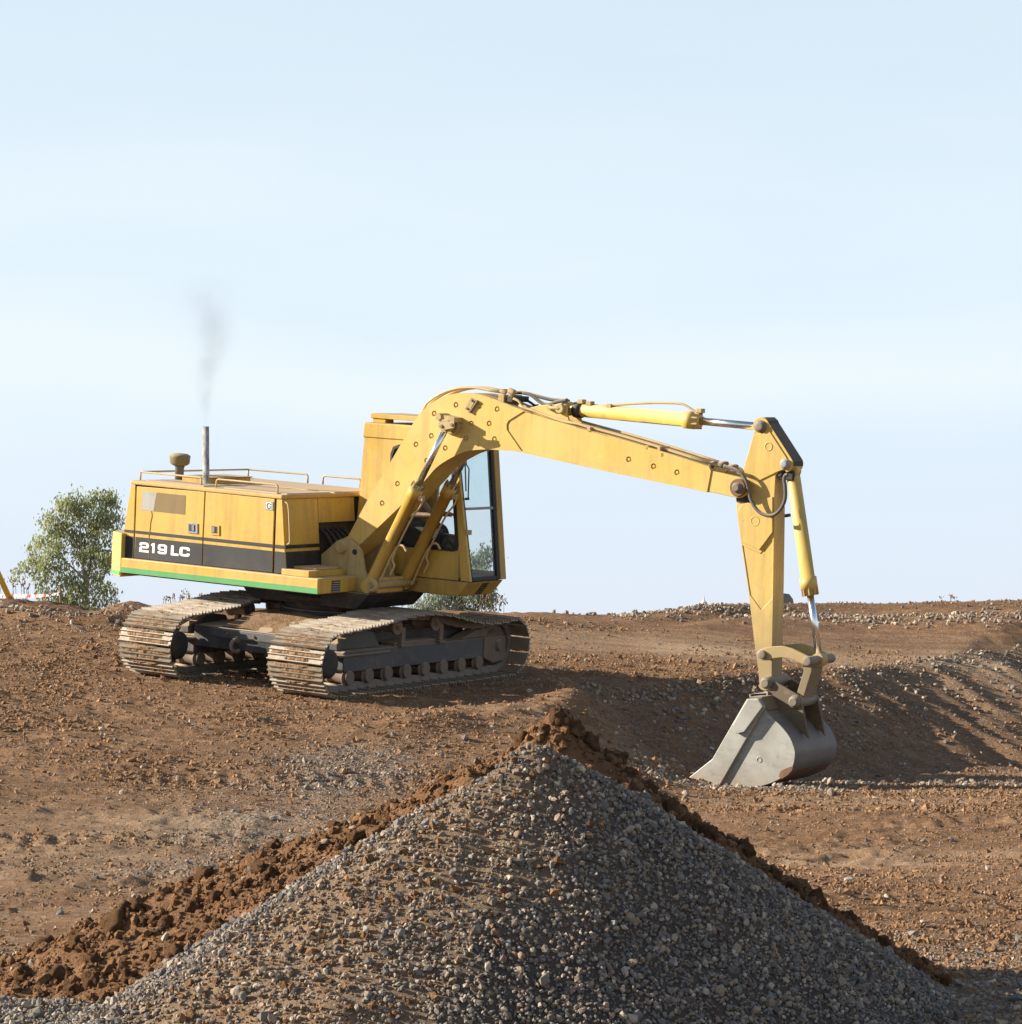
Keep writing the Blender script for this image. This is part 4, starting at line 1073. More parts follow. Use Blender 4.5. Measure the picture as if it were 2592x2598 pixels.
# exhaust and air intake
e0 = at(522.5, 1236, 2, 2.26); e1 = at(522, 1082, 1, e0.y)
b = MB(); d_ = (e1-e0); L_ = d_.length
b.tube2(e0, d_.normalized(), [(0, .052), (.06, .052), (.061, .043), (L_, .041), (L_, .036), (L_-.1, .036)], 0, 20, True)
EXH = b.build('exhaust_pipe', M['exhaust'], EX)
b = MB(); b.box((e0.x-.07, e0.y-.07, e0.z), (e0.x+.07, e0.y+.07, e0.z+.035)); b.build('pipe_clamp', M['dark'], EXH, .006)
i0 = at(454, 1227, 2, 2.26)
b = MB(); b.tube2(i0, Vector((0, 0, 1)), [(0, .056), (.20, .056), (.21, .064), (.245, .064), (.246, .056)], 0, 20, True); ai = b.build('air_intake', M['grey'], EX)
ai.data.materials[0] = M['dark'] if False else painted('dusty_grey_intake', (.10, .11, .11), .6, .7, .8, .4)
M['olive'] = painted('dusty_olive_bowl', (.20, .16, .07), .6, .55, .8, .5)
b = MB(); b.tube2(i0+Vector((0, 0, .23)), Vector((0, 0, 1)), [(0, .085), (.015, .11), (.03, .125), (.10, .130), (.115, .134), (.13, .128), (.150, .09), (.158, .02)], 0, 26, True)
b.build('intake_bowl', M['olive'], ai)

# ------------------------------------------------------------------ cab
cab = empty('cab', (0, 0, 0), EX)
CY0, ZC0, ZCT = .35, 1.318, 3.175
def xfr(z): return 1.815 - .184*(z-1.33)
def xre(z): return .035 + .056*(z-1.33)
def yfar(z): return 1.14 + .085*(z-1.33)
WL, WT = at(*zr(985, 1060), 1, CY0), at(*zr(1100, 930), 1, CY0)
wr1, wr0, wb = at(*z7(737, 300), 1, CY0), at(*z7(792, 1300), 1, CY0), at(*z7(620, 1290), 1, CY0)
zt_, zb0 = WT.z, wb.z
def xwr(z): return wr1.x + (wr0.x-wr1.x)*(z-wr1.z)/(wr0.z-wr1.z)
ZE = 2.985                                      # under the roof band
b = MB()
pr = lambda poly, m=0: b.prism(poly, 1, CY0, CY0+.045, m)
xl = WL.x
pr([(xre(ZC0), ZC0), (xl, ZC0), (xl, ZE), (xre(ZE), ZE)])
pr([(xl, ZC0), (xwr(zb0), ZC0), (xwr(zb0), zb0), (xl, zb0)])
pr([(xl, zt_), (xwr(zt_), zt_), (xwr(ZE), ZE), (xl, ZE)])
pr([(xwr(ZC0), ZC0), (xfr(ZC0), ZC0), (xfr(ZE), ZE), (xwr(ZE), ZE)])
b.build('side_wall', M['yellow'], cab)
wp = [(xl, zb0+.14), (xl+.04, zb0+.03), (xl+.15, zb0), (xwr(zb0)-.08, zb0), (xwr(zb0)-.02, zb0+.02), (xwr(zb0+.08), zb0+.08), (xwr(zt_-.10), zt_-.10), (xwr(zt_)-.03, zt_-.02), (xwr(zt_)-.12, zt_), (xl+.12, zt_), (xl+.035, zt_-.035), (xl, zt_-.12)]
wi = [((p[0]-xl-.4)*.93+xl+.4, (p[1]-(zt_+zb0)/2)*.955+(zt_+zb0)/2) for p in wp]
b = MB()
n_ = len(wp)
V = [(p[0], CY0-.012, p[1]) for p in wp] + [(p[0], CY0-.012, p[1]) for p in wi] + [(p[0], CY0+.05, p[1]) for p in wp] + [(p[0], CY0+.05, p[1]) for p in wi]
F = []
for i in range(n_):
    j = (i+1) % n_; F += [(i, j, n_+j, n_+i), (2*n_+i, 3*n_+i, 3*n_+j, 2*n_+j), (n_+i, n_+j, 3*n_+j, 3*n_+i), (i, 2*n_+i, 2*n_+j, j)]
b.add(V, F); b.build('window_seal', M['rubber'], cab)
b = MB(); b.add([(p[0], CY0+.02, p[1]) for p in wi], [list(range(n_))]); b.build('side_window', M['glass'], cab)
# corner fillers of the window opening
b = MB()
for i0_, c_ in ((0, (xl, zb0)), (3, (xwr(zb0), zb0)), (6, (xwr(zt_), zt_)), (9, (xl, zt_))):
    poly = [c_] + [wp[(i0_+k) % n_] for k in range(3)]; pr(poly)
b.build('side_wall', M['yellow'], cab)
# far side: door frame and window
def yw(z): return yfar(z)
def fq(poly, name, mat, th=.04):
    b = MB(); b.loft([(x, yw(z), z) for x, z in poly], [(x, yw(z)-th, z) for x, z in poly]); return b.build(name, M[mat], cab)
fq([(xre(ZC0), ZC0), (.70, ZC0), (.70, ZE), (xre(ZE), ZE)], 'rear_side_panel', 'yellow')
fq([(.705, ZC0), (xfr(ZC0), ZC0), (xfr(1.40), 1.40), (.705, 1.40)], 'door_sill', 'yellow')
fq([(.705, 2.90), (xfr(2.90), 2.90), (xfr(ZE), ZE), (.705, ZE)], 'door_header', 'yellow')
fq([(xfr(1.405)-.09, 1.405), (xfr(1.405), 1.405), (xfr(2.895), 2.895), (xfr(2.895)-.09, 2.895)], 'front_post', 'yellow_dirty')
b = MB(); b.add([(x, yw(z)-.02, z) for x, z in ((.705, 1.405), (xfr(1.405)-.09, 1.405), (xfr(2.895)-.09, 2.895), (.705, 2.895))], [[0, 1, 2, 3]]); b.build('door_window', M['glass'], cab)
# rear wall, roof, floor
b = MB(); b.loft([(xre(ZC0), CY0+.046, ZC0), (xre(ZE), CY0+.046, ZE), (xre(ZE), yw(ZE)-.041, ZE), (xre(ZC0), yw(ZC0)-.041, ZC0)], [(xre(ZC0)+.04, CY0+.046, ZC0), (xre(ZE)+.04, CY0+.046, ZE), (xre(ZE)+.04, yw(ZE)-.041, ZE), (xre(ZC0)+.04, yw(ZC0)-.041, ZC0)]); b.build('rear_wall', M['yellow'], cab)
b = MB(); b.prism([(xre(ZE)-.02, ZE+.002), (xfr(ZE)+.02, ZE+.002), (xfr(ZE)-.06, ZCT), (xre(ZE)-.005, ZCT)], 1, CY0-.015, yw(ZE)+.015); b.build('cab_roof', M['yellow'], cab, .015, 3)
h0, h1 = at(*zr(450, 135), 1, .42), at(*zr(1690, 170), 1, .42)
b = MB(); b.box((h0.x, .40, ZCT+.055), (h0.x+1.15, 1.10, ZCT+.115)); b.box((h0.x+.84, .44, ZCT+.1155), (h0.x+1.14, 1.0, ZCT+.135)); b.box((h0.x+.02, .42, ZCT), (h0.x+.22, .60, ZCT+.054)); b.box((h0.x+.9, .42, ZCT), (h0.x+1.1, .60, ZCT+.054)); b.build('roof_guard', M['yellow'], cab, .006)
b = MB(); b.box((xre(ZC0)+.05, CY0+.05, ZC0+.001), (1.80, 1.10, ZC0+.035)); b.build('cab_floor', M['floor'], cab)
# front
def FP(y, z, o=0.): return (xfr(z)+o, y, z)
def fbar(poly, name, mat, th=.045, o=0.0, bev=.006):
    b = MB(); b.loft([FP(y, z, o) for y, z in poly], [FP(y, z, o-th) for y, z in poly]); return b.build(name, M[mat], cab, bev)
zbar = at(*z7(890, 785), 1, CY0+.03).z
ybl = lambda z: .955 + .095*(z-1.33)            # inner edge of the far seal
ybs = lambda z: 1.025 + .085*(z-1.33)
fbar([(CY0+.046, ZC0), (CY0+.075, ZC0), (CY0+.075, ZE), (CY0+.046, ZE)], 'windshield_seal', 'rubber', .04, -.002)
fbar([(ybs(ZC0)+.002, ZC0), (yfar(ZC0)+.006, ZC0), (yfar(ZE)+.006, ZE), (ybs(ZE)+.002, ZE)], 'front_post', 'yellow_dirty', .09, .012)
fbar([(ybl(ZC0), ZC0), (ybs(ZC0), ZC0), (ybs(ZE), ZE), (ybl(ZE), ZE)], 'windshield_seal', 'rubber', .06, .004)
fbar([(CY0+.077, zbar-.016), (ybl(zbar)-.002, zbar-.016), (ybl(zbar)-.002, zbar+.016), (CY0+.077, zbar+.016)], 'windshield_bar', 'grey', .03, 0, .004)
fbar([(CY0+.077, ZC0), (ybl(ZC0)-.002, ZC0), (ybl(1.365)-.002, 1.365), (CY0+.077, 1.365)], 'windshield_sill', 'rubber', .04, 0, .004)
fbar([(CY0+.077, 2.92), (ybl(2.92)-.002, 2.92), (ybl(ZE)-.002, ZE), (CY0+.077, ZE)], 'windshield_header', 'yellow', .045)
for z0, z1, mt, nm in ((1.366, zbar-.017, 'glass', 'lower_windshield'), (zbar+.017, 2.918, 'glass_tint', 'upper_windshield')):
    b = MB(); b.add([FP(y, z, -.015) for y, z in ((CY0+.077, z0), (ybl(z0)-.002, z0), (ybl(z1)-.002, z1), (CY0+.077, z1))], [[0, 1, 2, 3]]); b.build(nm, M[mt], cab)
for pth in ([(872, 140), (885, 240), (915, 285), (905, 640)], [(860, 170), (868, 240), (875, 450), (878, 560)]):
    b = MB(); q = []
    for p in pth:
        w0 = at(*z7(*p), 0, 1.65); q.append(at(*z7(*p), 0, xfr(w0.z)+.03))
    b.tube(q, .009, 0, 6)
    if pth[0][0] == 872:
        w0 = q[-1]; b.box((w0.x-.01, w0.y-.06, w0.z-.03), (w0.x+.01, w0.y+.015, w0.z))
    b.build('wiper', M['rubber'], cab)
b = MB(); w0 = at(*z7(922, 1070), 1, CY0+.05); b.box((xfr(w0.z)+.002, CY0+.0, w0.z-.03), (xfr(w0.z)+.03, CY0+.11, w0.z+.03)); b.build('window_catch', M['yellow_worn'], cab, .004)
b = MB(); w0 = at(*z7(1325, 640), 1, 1.15); b.box((xfr(w0.z)-.05, yfar(w0.z)+.012, w0.z-.005), (xfr(w0.z)-.03, yfar(w0.z)+.05, w0.z+.005)); b.tube([(xfr(2.1)-.04, yfar(2.1)+.04, 2.1), (xfr(1.75)-.04, yfar(1.75)+.045, 1.75)], .012, 0, 8); b.build('door_handle', M['dark'], cab)
b = MB(); b.prism([(.25, 1.120), (1.645, 1.120), (1.80, ZC0-.012), (.25, ZC0-.012)], 1, CY0+.0, 1.12); b.build('cab_base', M['yellow_dirty'], cab, .012)
b = MB(); b.prism([(.30, ZC0-.001), (1.30, ZC0-.001), (1.30, ZC0+.09), (.30, ZC0+.09)], 1, CY0-.008, CY0+.001); b.build('access_cover', M['yellow'], cab, .004)
b = MB(); lo, hi = 1.135, 1.29
for k in range(5):
    y0 = .70+.0*k; z0 = lo+(hi-lo)*k/5; z1 = lo+(hi-lo)*(k+.75)/5; xx = lambda z: 1.645+.155*(z-1.12)/(ZC0-.012-1.12)
    b.loft([(xx(z0)+.0, y0, z0), (xx(z0)+.012, y0, z0), (xx(z1)+.012, y0, z1), (xx(z1), y0, z1)], [(xx(z0)+.0, y0+.13, z0), (xx(z0)+.012, y0+.13, z0), (xx(z1)+.012, y0+.13, z1), (xx(z1), y0+.13, z1)])
b.build('step_patch', M['dark'], cab)
# seat and controls
seat = MB(); seat.box((.55, .52, 1.36), (1.0, .98, 1.70)); seat.box((.50, .50, 1.70), (1.05, 1.0, 1.82)); 
seat.loft([(.42, .52, 1.80), (.58, .52, 1.82), (.58, .98, 1.82), (.42, .98, 1.80)], [(.30, .55, 2.42), (.42, .55, 2.42), (.42, .95, 2.42), (.30, .95, 2.42)])
seat.build('operator_seat', M['seat'], cab, .04, 3)
b = MB(); b.box((.75, .40, 1.36), (1.30, .50, 1.92)); b.box((1.10, .42, 1.36), (1.55, .62, 1.86)); b.tube([(1.2, .46, 1.9), (1.24, .47, 2.04)], .012); b.lathe((1.24, .47, 2.03), (0, 0, 1), [(0, .015), (.02, .025), (.06, .025), (.08, .01)])
b.tube([(1.3, .92, 1.4), (1.28, .95, 2.0)], .012)
b.build('control_console', M['inside'], cab, .01)

# ------------------------------------------------------------------ boom
def carve(o, cut):
    """sink the shapes of cut into o for good"""
    c = cut.build('cut', M['yellow_boom'], EX)
    bv = [m for m in o.modifiers]; w_ = bv[0].width if bv else 0
    for m in bv: o.modifiers.remove(m)
    m = o.modifiers.new('carve', 'BOOLEAN'); m.object = c; m.operation = 'DIFFERENCE'; m.solver = 'EXACT'
    bpy.context.view_layer.update()
    me = bpy.data.meshes.new_from_object(o.evaluated_get(bpy.context.evaluated_depsgraph_get()))
    o.modifiers.remove(m); o.data = me; bpy.data.objects.remove(c)
    if w_:
        b = o.modifiers.new('bevel', 'BEVEL'); b.width = w_*.5; b.segments = 2; b.limit_method = 'ANGLE'; b.angle_limit = rad(50)
YB0, YB1 = CB-.225, CB+.225
TOPE = [(883, 1360), (908.5, 1312), (938.8, 1256.8), (986, 1179), (1019.7, 1122), (1053.4, 1064.6), (1077, 1036), (1107.4, 1014), (1141, 1001), (1178, 997), (1215, 1001), (1260.7, 1015.4), (1363.4, 1055), (1461.4, 1083), (1573.5, 1113.4), (1680.9, 1146), (1797.6, 1183.4)]
LOWE = [(1793, 1249), (1666.9, 1223), (1480, 1183.4), (1323, 1148), (1276, 1143), (1242, 1140.5), (1215, 1141), (1186, 1144.5), (1161, 1153), (1124, 1173.5), (1103, 1190), (1083, 1213), (1060, 1238), (1029.8, 1270), (952, 1344.5), (914, 1381)]
top_xz = spline(side(TOPE, YB0), 3); low_xz = spline(side(LOWE, YB0), 3)
foot = at(866, 1390, 1, YB0); tipc = at(1870, 1237, 1, YB0)
fr = .115
arc = []
for a in np.linspace(-70, -215, 8): arc.append((foot.x+fr*math.cos(rad(a)), foot.z+fr*math.sin(rad(a))))
tarc = []
for a in np.linspace(80, -100, 10): tarc.append((tipc.x+.118*math.cos(rad(a)), tipc.z+.118*math.sin(rad(a))))
ti = at(1797.6, 1183.4, 1, YB0); lo_ = at(1793, 1249, 1, YB0)
b = MB(); b.prism(top_xz[:-1] + [(ti.x, ti.z), (ti.x+.03, ti.z-.05), (lo_.x, lo_.z)] + low_xz[1:] + arc, 1, YB0, YB1)
boom = b.build('boom', M['yellow_boom'], EX, .010)
b = MB()                                        # tip cheeks
tp = [(ti.x-.02, ti.z-.04)] + tarc + [(lo_.x-.02, lo_.z+.012)]
for y0, y1 in ((YB0+.012, YB0+.085), (YB1-.085, YB1-.012)): b.prism(tp, 1, y0, y1)
b.prism([(ti.x-.1, ti.z-.06), (tipc.x-.12, tipc.z+.06), (tipc.x-.12, tipc.z-.07), (lo_.x-.1, lo_.z+.03)], 1, YB0+.086, YB1-.086)
b.build('boom_tip', M['yellow_boom'], boom, .006)
b = MB(); pl = [(1328, 1043.5), (1290, 1067), (1284.5, 1076), (1285, 1090), (1322, 1144), (1482, 1180), (1541, 1151), (1542, 1107)]
cut = MB(); cut.prism(side(pl, YB0), 1, YB0-.05, YB0+.013)
tp2 = at(1873, 1237, 1, YB0)
b = MB(); b.lathe((tp2.x, YB0-.03, tp2.z), (0, 1, 0), [(0, .095), (.012, .105), (.05, .105)], 0, 28); b.build('pin_boss', M['rust'], boom, .003)
b = MB(); b.lathe((tp2.x, YB0-.075, tp2.z), (0, 1, 0), [(0, .035), (.004, .042), (.03, .042), (.031, .06), (.05, .062), (.60, .062)], 0, 24); b.build('boom_pin', M['pin'], boom)
for p in [z2(*q) for q in ((1205, 230), (1042, 295), (1380, 240), (1515, 262), (1320, 370), (1455, 370), (1495, 488), (1020, 463), (905, 527), (1125, 555), (985, 650), (765, 823), (650, 970), (1280, 480))] + [z3(*q) for q in ((845, 462), (980, 500), (1107, 533))]:
    c = at(*p, 1, YB0); b = MB()
    cut.lathe((c.x, YB0-.03, c.z), (0, 1, 0), [(0, .039), (.026, .037), (.048, .029)], 0, 20)
    b.lathe((c.x, YB0+.004, c.z), (0, 1, 0), [(0, .012), (.003, .018), (.02, .019)], 0, 14); b.build('plug_weld', M['yellow_boom'], boom)
carve(boom, cut)
# small plate on the crown
b = MB(); b.prism(side([zp(1090, 230), zp(1190, 290), zp(1070, 500), zp(965, 460)], YB0), 1, YB0-.02, YB0+.001, 0)
p0, p1 = at(*zp(1200, 320), 1, YB0-.02), at(*zp(1060, 530), 1, YB0-.02); b.tube([p0, p1], .012, 1, 8)
for q in ((1200, 310), (1100, 290), (1000, 455), (1060, 520)):
    c = at(*zp(*q), 1, YB0-.02); b.cyl((c.x, YB0-.035, c.z), (c.x, YB0, c.z), .016, 1, 8)
b.build('hose_clamp_plate', [M['yellow_worn'], M['pin']], boom, .003)
# pin and retainer of the lifting cylinders
pc = at(*zp(500, 800), 1, CB-.46)
b = MB(); b.cyl((pc.x, CB-.47, pc.z), (pc.x, CB+.47, pc.z), .055, 1, 24)
b.lathe((pc.x, YB0-.06, pc.z), (0, 1, 0), [(0, .10), (.05, .12), (.07, .12)], 0, 24); b.lathe((pc.x, YB1-.01, pc.z), (0, 1, 0), [(0, .12), (.05, .12), (.06, .10)], 0, 24)
b.prism(side([zp(425, 790), zp(450, 735), zp(530, 715), zp(735, 725), zp(735, 850), zp(480, 905), zp(430, 860)], CB-.475), 1, CB-.475, CB-.462, 0)
b.prism(side([zp(420, 690), zp(530, 590), zp(740, 640), zp(740, 740), zp(440, 740)], CB-.40), 1, CB-.40, YB0+.001, 0)
for q in ((480, 815), (690, 785)):
    c = at(*zp(*q), 1, CB-.475); b.cyl((c.x, CB-.490, c.z), (c.x, CB-.47, c.z), .022, 1, 8)
b.build('cylinder_pin', [M['yellow_worn'], M['pin']], boom, .003)
c = at(*zp(428, 622), 1, CB-.40)
b = MB(); b.lathe((c.x, CB-.42, c.z), (0, 1, 0), [(0, .040), (.004, .043), (.22, .043)], 0, 24); b.build('stop_button', M['yellow_worn'], boom)
# lifting cylinders
for yc in (CB-.36, CB+.36):
    off = Vector((0, yc-(CB-.36), 0))
    f0 = at(939.3, 1485, 1, CB-.36)+off; mid = at(*zc(210+40, 1500), 1, CB-.36); 
    h0 = at(*z2(890, 940), 1, CB-.36)+off; pt = Vector((pc.x, yc, pc.z))
    f0 = Vector((at(936, 1487, 1, CB-.36).x, yc, at(936, 1487, 1, CB-.36).z))
    ax = (pt-f0).normalized(); hl = (at(*z2(925, 850), 1, CB-.36)+off-f0).dot(ax)
    cy = empty('boom_cylinder', (0, 0, 0), EX)
    b = MB(); b.tube2(f0, ax, [(.03, .055), (.07, .072), (hl-.16, .075), (hl-.159, .088), (hl-.02, .088), (hl-.019, .075), (hl+.02, .072), (hl+.021, .05)], 0, 28, True)
    b.cyl((f0.x, yc-.06, f0.z), (f0.x, yc+.06, f0.z), .085, 0, 24); b.build('barrel', M['yellow'], cy)
    b = MB(); b.tube2(f0, ax, [(hl, .040), ((pt-f0).length-.04, .040)], 0, 24, True); b.build('rod', M['chrome'], cy)
    b = MB(); b.cyl((pt.x, yc-.055, pt.z), (pt.x, yc+.055, pt.z), .075, 0, 24); b.build('rod_eye', M['yellow_worn'], cy)
    b = MB()
    for k in range(8):
        a = 2*math.pi*k/8; u = Vector((0, 1, 0)); v = ax.cross(u); q = f0+ax*(hl-.03)+(u*math.cos(a)+v*math.sin(a))*.078
        b.tube2(q, ax, [(0, .011), (.065, .011)], 0, 6, False)
    b.build('bolt', M['pin'], cy)
    # oil pipe along the barrel
    v = ax.cross(Vector((0, 1, 0))).normalized(); v = v if v.x > 0 else -v
    P_ = lambda t, o, dy=0: f0+ax*t+v*o+Vector((0, dy, 0))
    b = MB(); b.tube(soft([P_(hl-.09, .07), P_(hl-.09, .15), P_(hl-.2, .16), P_(hl-.34, .115), P_(hl-.95, .115), P_(hl-.98, .16), P_(hl-1.0, .20), P_(hl-1.14, .20)], 2), .013, 0, 8)
    b.box(tuple(P_(hl-.09, .12)-Vector((.03, .03, .03))), tuple(P_(hl-.09, .12)+Vector((.03, .03, .03))), 0)
    b.tube(soft([P_(.06, .075), P_(.06, .12), P_(.35, .10), P_(.52, .10), P_(.66, .12), P_(.70, .18), P_(.66, .26)], 2), .015, 0, 8)
    b.build('oil_pipe', M['pipe'], cy)
    b = MB(); b.cyl(P_(.04, .10), P_(.10, .10), .028, 0, 10); b.cyl(P_(hl-.11, .135), P_(hl-.06, .135), .022, 0, 10); b.build('pipe_fitting', M['yellow_worn'], cy)
# upright plates that carry the boom foot
fp = [(205, 640), (330, 540), (440, 435), (520, 405), (620, 402), (760, 510), (815, 590), (850, 790), (860, 880), (905, 1000), (1000, 1012), (1055, 1060), (1068, 1115), (1040, 1180), (870, 1252), (740, 1240), (640, 1200), (300, 1190), (205, 1100)]
b = MB()
for y0 in (CB-.30, CB+.25): b.prism(side(fp, CB-.30, zD), 1, y0, y0+.05)
b.build('boom_bracket', M['yellow_worn'], dk, .008)
b = MB(); fc = at(*zD(520, 530), 1, CB-.32); b.lathe((fc.x, CB-.36, fc.z), (0, 1, 0), [(0, .065), (.01, .075), (.06, .075), (.061, .095), (.09, .095)], 0, 24); b.cyl((fc.x, CB-.30, fc.z), (fc.x, CB+.33, fc.z), .06); b.build('foot_pin', M['yellow_worn'], boom)
b = MB(); q = at(*zD(962, 1118), 1, CB-.46); b.cyl((q.x, CB-.455, q.z), (q.x, CB+.455, q.z), .045); b.lathe((q.x, CB-.455, q.z), (0, 1, 0), [(0, .06), (.02, .085), (.05, .085)]); b.build('cylinder_foot_pin', M['yellow_worn'], dk)
hq = at(*zD(718, 605), 1, CB-.305); b = MB(); b.cyl((hq.x, CB-.304, hq.z), (hq.x, CB-.298, hq.z), .036); b.build('plate_hole', M['dark'], dk)
# pipes and hoses over the boom
bt = [Vector((x, 0, z)) for x, z in spline(side(TOPE, YB0), 4)]
def over(o, y, i0, i1):
    out = []
    for i in range(i0, i1):
        t = (bt[min(i+1, len(bt)-1)]-bt[max(0, i-1)]).normalized(); nrm = Vector((-t.z, 0, t.x))
        nrm = nrm if nrm.z > 0 or nrm.x < 0 else -nrm
        p = bt[i]+nrm*o; out.append(Vector((p.x, y, p.z)))
    return out
b = MB()
man = at(*zh(390, 190), 1, CB)
for y, o in ((CB-.13, .045), (CB-.06, .045), (CB+.06, .045), (CB+.13, .045)):
    b.tube(over(.03, y, 3, 22) + over(o+.02, y, 24, 42) + [Vector((man.x, y, man.z+(.0 if abs(y-CB) > .1 else .03)))], .016, 0, 8)
b.build('hydraulic_pipe', M['pipe'], boom)
for y in (CB-.17, CB-.12, CB+.13):
    b = MB(); b.tube(over(.028, y, 46, 63)+[Vector((ti.x+.09, y, ti.z+.01))], .014, 0, 8); b.build('hydraulic_pipe', M['pipe'], boom)
b = MB()
for y in (CB-.13, CB-.04, CB+.06, CB+.14):
    for q, r in (((250, 165), .035), ((400, 165), .055), ((395, 285), .05), ((255, 240), .04)):
        c = at(*zh(*q), 1, y); b.cyl((c.x-.04, y, c.z+.012), (c.x+.04, y, c.z-.012), r*.7, 0, 10)
b.box((man.x-.05, CB-.20, man.z-.12), (man.x+.03, CB+.2, man.z-.02), 0); b.box((man.x+.06, CB-.18, man.z-.10), (man.x+.14, CB+.18, man.z-.03), 1)
b.build('pipe_manifold', [M['yellow_worn'], M['dark']], boom, .004)
for pth, y, m_ in (([(430, 180), (610, 185), (830, 240), (1080, 300), (1300, 320), (1400, 330)], CB+.05, 'hose'), ([(600, 185), (720, 215), (860, 320), (960, 380), (1060, 385), (1200, 340), (1370, 310)], CB-.10, 'hose'), ([(480, 290), (620, 300), (720, 350), (800, 405), (860, 405)], CB+.12, 'rubber'), ([(430, 285), (520, 330), (600, 430), (760, 490), (1000, 580), (1290, 680), (1600, 740), (1930, 860)], CB-.17, 'pipe')):
    b = MB(); b.tube(spline([tuple(at(*zh(*q), 1, y)) for q in pth], 6), .022 if m_ == 'hose' else .016, 0, 8); b.build('hydraulic_hose', M[m_], boom)
b = MB()
for q in ((955, 395), (1020, 400), (640, 295), (1040, 435)):
    c = at(*z3(*q), 1, YB0+.05); b.box((c.x-.02, YB0+.0, c.z-.03), (c.x+.02, CB+.0, c.z+.02))
b.build('pipe_clamp', M['yellow_worn'], boom, .003)
# lugs of the stick cylinder
lg = [(640, 470), (760, 432), (880, 402), (980, 392), (1340, 382), (1362, 470), (1365, 560), (1392, 650), (1420, 740), (1000, 640)]
b = MB()
for y0 in (CB-.15, CB+.12): b.prism(side(lg, CB-.15, zh), 1, y0, y0+.03)
b.build('cylinder_lug', M['yellow_boom'], boom, .006)
s0 = at(*zh(1265, 462), 1, CB-.15)
b = MB(); b.cyl((s0.x, CB-.19, s0.z), (s0.x, CB+.19, s0.z), .045); b.lathe((s0.x, CB-.20, s0.z), (0, 1, 0), [(0, .05), (.01, .06), (.05, .06)]); k = at(*zh(1075, 440), 1, CB-.16); b.tube([(s0.x, CB-.185, s0.z), (k.x, CB-.185, k.z)], .022, 0, 8); b.cyl((k.x, CB-.20, k.z), (k.x, CB-.15, k.z), .035, 0, 12); b.build('lug_pin', M['yellow_worn'], boom, .003)

def hyd_cylinder(name, P0, hl, L, rb, rr, neck, y=CB, mat='yellow_boom', parent=EX, hose_side=None):
    """P0 -> direction neck; barrel up to hl, rod up to L"""
    cy = empty(name, (0, 0, 0), parent); ax = neck
    b = MB(); b.tube2(P0, ax, [(.05, rb*.75), (.08, rb*.98), (hl-.16, rb), (hl-.159, rb*1.22), (hl-.02, rb*1.22), (hl-.019, rb*1.05), (hl+.05, rb*.95), (hl+.051, rb*.6)], 0, 30, True)
    b.cyl(P0-Vector((0, .06, 0)), P0+Vector((0, .06, 0)), rb*1.0, 0, 24); b.build('barrel', M[mat], cy)
    b = MB(); b.tube2(P0, ax, [(hl, rr), (L-.05, rr)], 0, 24, True); b.build('rod', M['chrome'], cy)
    b = MB(); e = P0+ax*L; b.cyl(e-Vector((0, .06, 0)), e+Vector((0, .06, 0)), rr*1.9, 0, 24); b.build('rod_eye', M['yellow_worn'], cy)
    b = MB(); u = Vector((0, 1, 0)); v = ax.cross(u).normalized()
    for k in range(8):
        a = 2*math.pi*(k+.5)/8; q = P0+ax*(hl-.035)+(u*math.cos(a)+v*math.sin(a))*rb*1.08
        b.tube2(q, ax, [(0, .013), (.085, .013), (.086, .008)], 0, 6, False)
    b.build('bolt', M['yellow_worn'], cy)
    return cy
# stick cylinder
e_ = at(*z3(1562, 287), 1, CB-.13); P0 = Vector((s0.x, CB, s0.z)); E_ = Vector((e_.x, CB, e_.z))
ax = (E_-P0).normalized(); L = (E_-P0).length
hl = (at(*z3(1215, 250), 1, CB)-P0).dot(ax)
sc_ = hyd_cylinder('stick_cylinder', P0, hl, L, .083, .044, ax)
b = MB(); b.tube2(P0, ax, [(.10, .095), (.20, .095)], 0, 24, True); b.build('end_cap', M['dark'], sc_)
b = MB(); b.tube(soft([tuple(at(*z3(*q), 1, CB-.03)) for q in ((650, 175), (740, 168), (950, 154), (1115, 156), (1150, 165), (1190, 192), (1215, 205))], 2), .014, 0, 8); b.build('oil_pipe', M['pipe'], sc_)
b = MB()
for q in ((590, 145), (635, 155), (1235, 195), (745, 170)):
    c = at(*z3(*q), 1, CB-.02); b.box((c.x-.035, CB-.06, c.z-.03), (c.x+.035, CB+.03, c.z+.02))
b.build('pipe_fitting', M['yellow_worn'], sc_, .006)

# ------------------------------------------------------------------ stick
YS0, YS1 = CB-.125, CB+.125
sk = [(1913.8, 1091), (1899, 1143), (1884, 1192), (1872, 1236), (1868, 1272.6), (1868, 1298), (1878.6, 1371), (1899, 1510.7), (1912, 1619), (1922.6, 1697), (1926, 1738)]
sr = [(1957, 1736), (1957.5, 1697), (1958.8, 1619), (1961, 1516), (1964, 1314), (1964, 1257), (1967, 1205), (1976, 1197), (1990, 1193)]
tc = at(1930, 1082, 1, YS0); bc_ = at(1938.5, 1733, 1, YS0); kc = at(1992.4, 1177, 1, YS0)
skx, srx = side(sk, YS0), side(sr, YS0)
a1 = [(tc.x+.105*math.cos(rad(a)), tc.z+.105*math.sin(rad(a))) for a in np.linspace(25, 195, 10)]
a2 = [(bc_.x+.085*math.cos(rad(a)), bc_.z+.085*math.sin(rad(a))) for a in np.linspace(200, 345, 8)]
a3 = [(kc.x+.095*math.cos(rad(a)), kc.z+.095*math.sin(rad(a))) for a in np.linspace(-80, 40, 8)]
b = MB(); b.prism(a1 + skx + a2 + srx + a3, 1, YS0, YS1)
stick = b.build('stick', M['yellow_stick'], EX, .008)
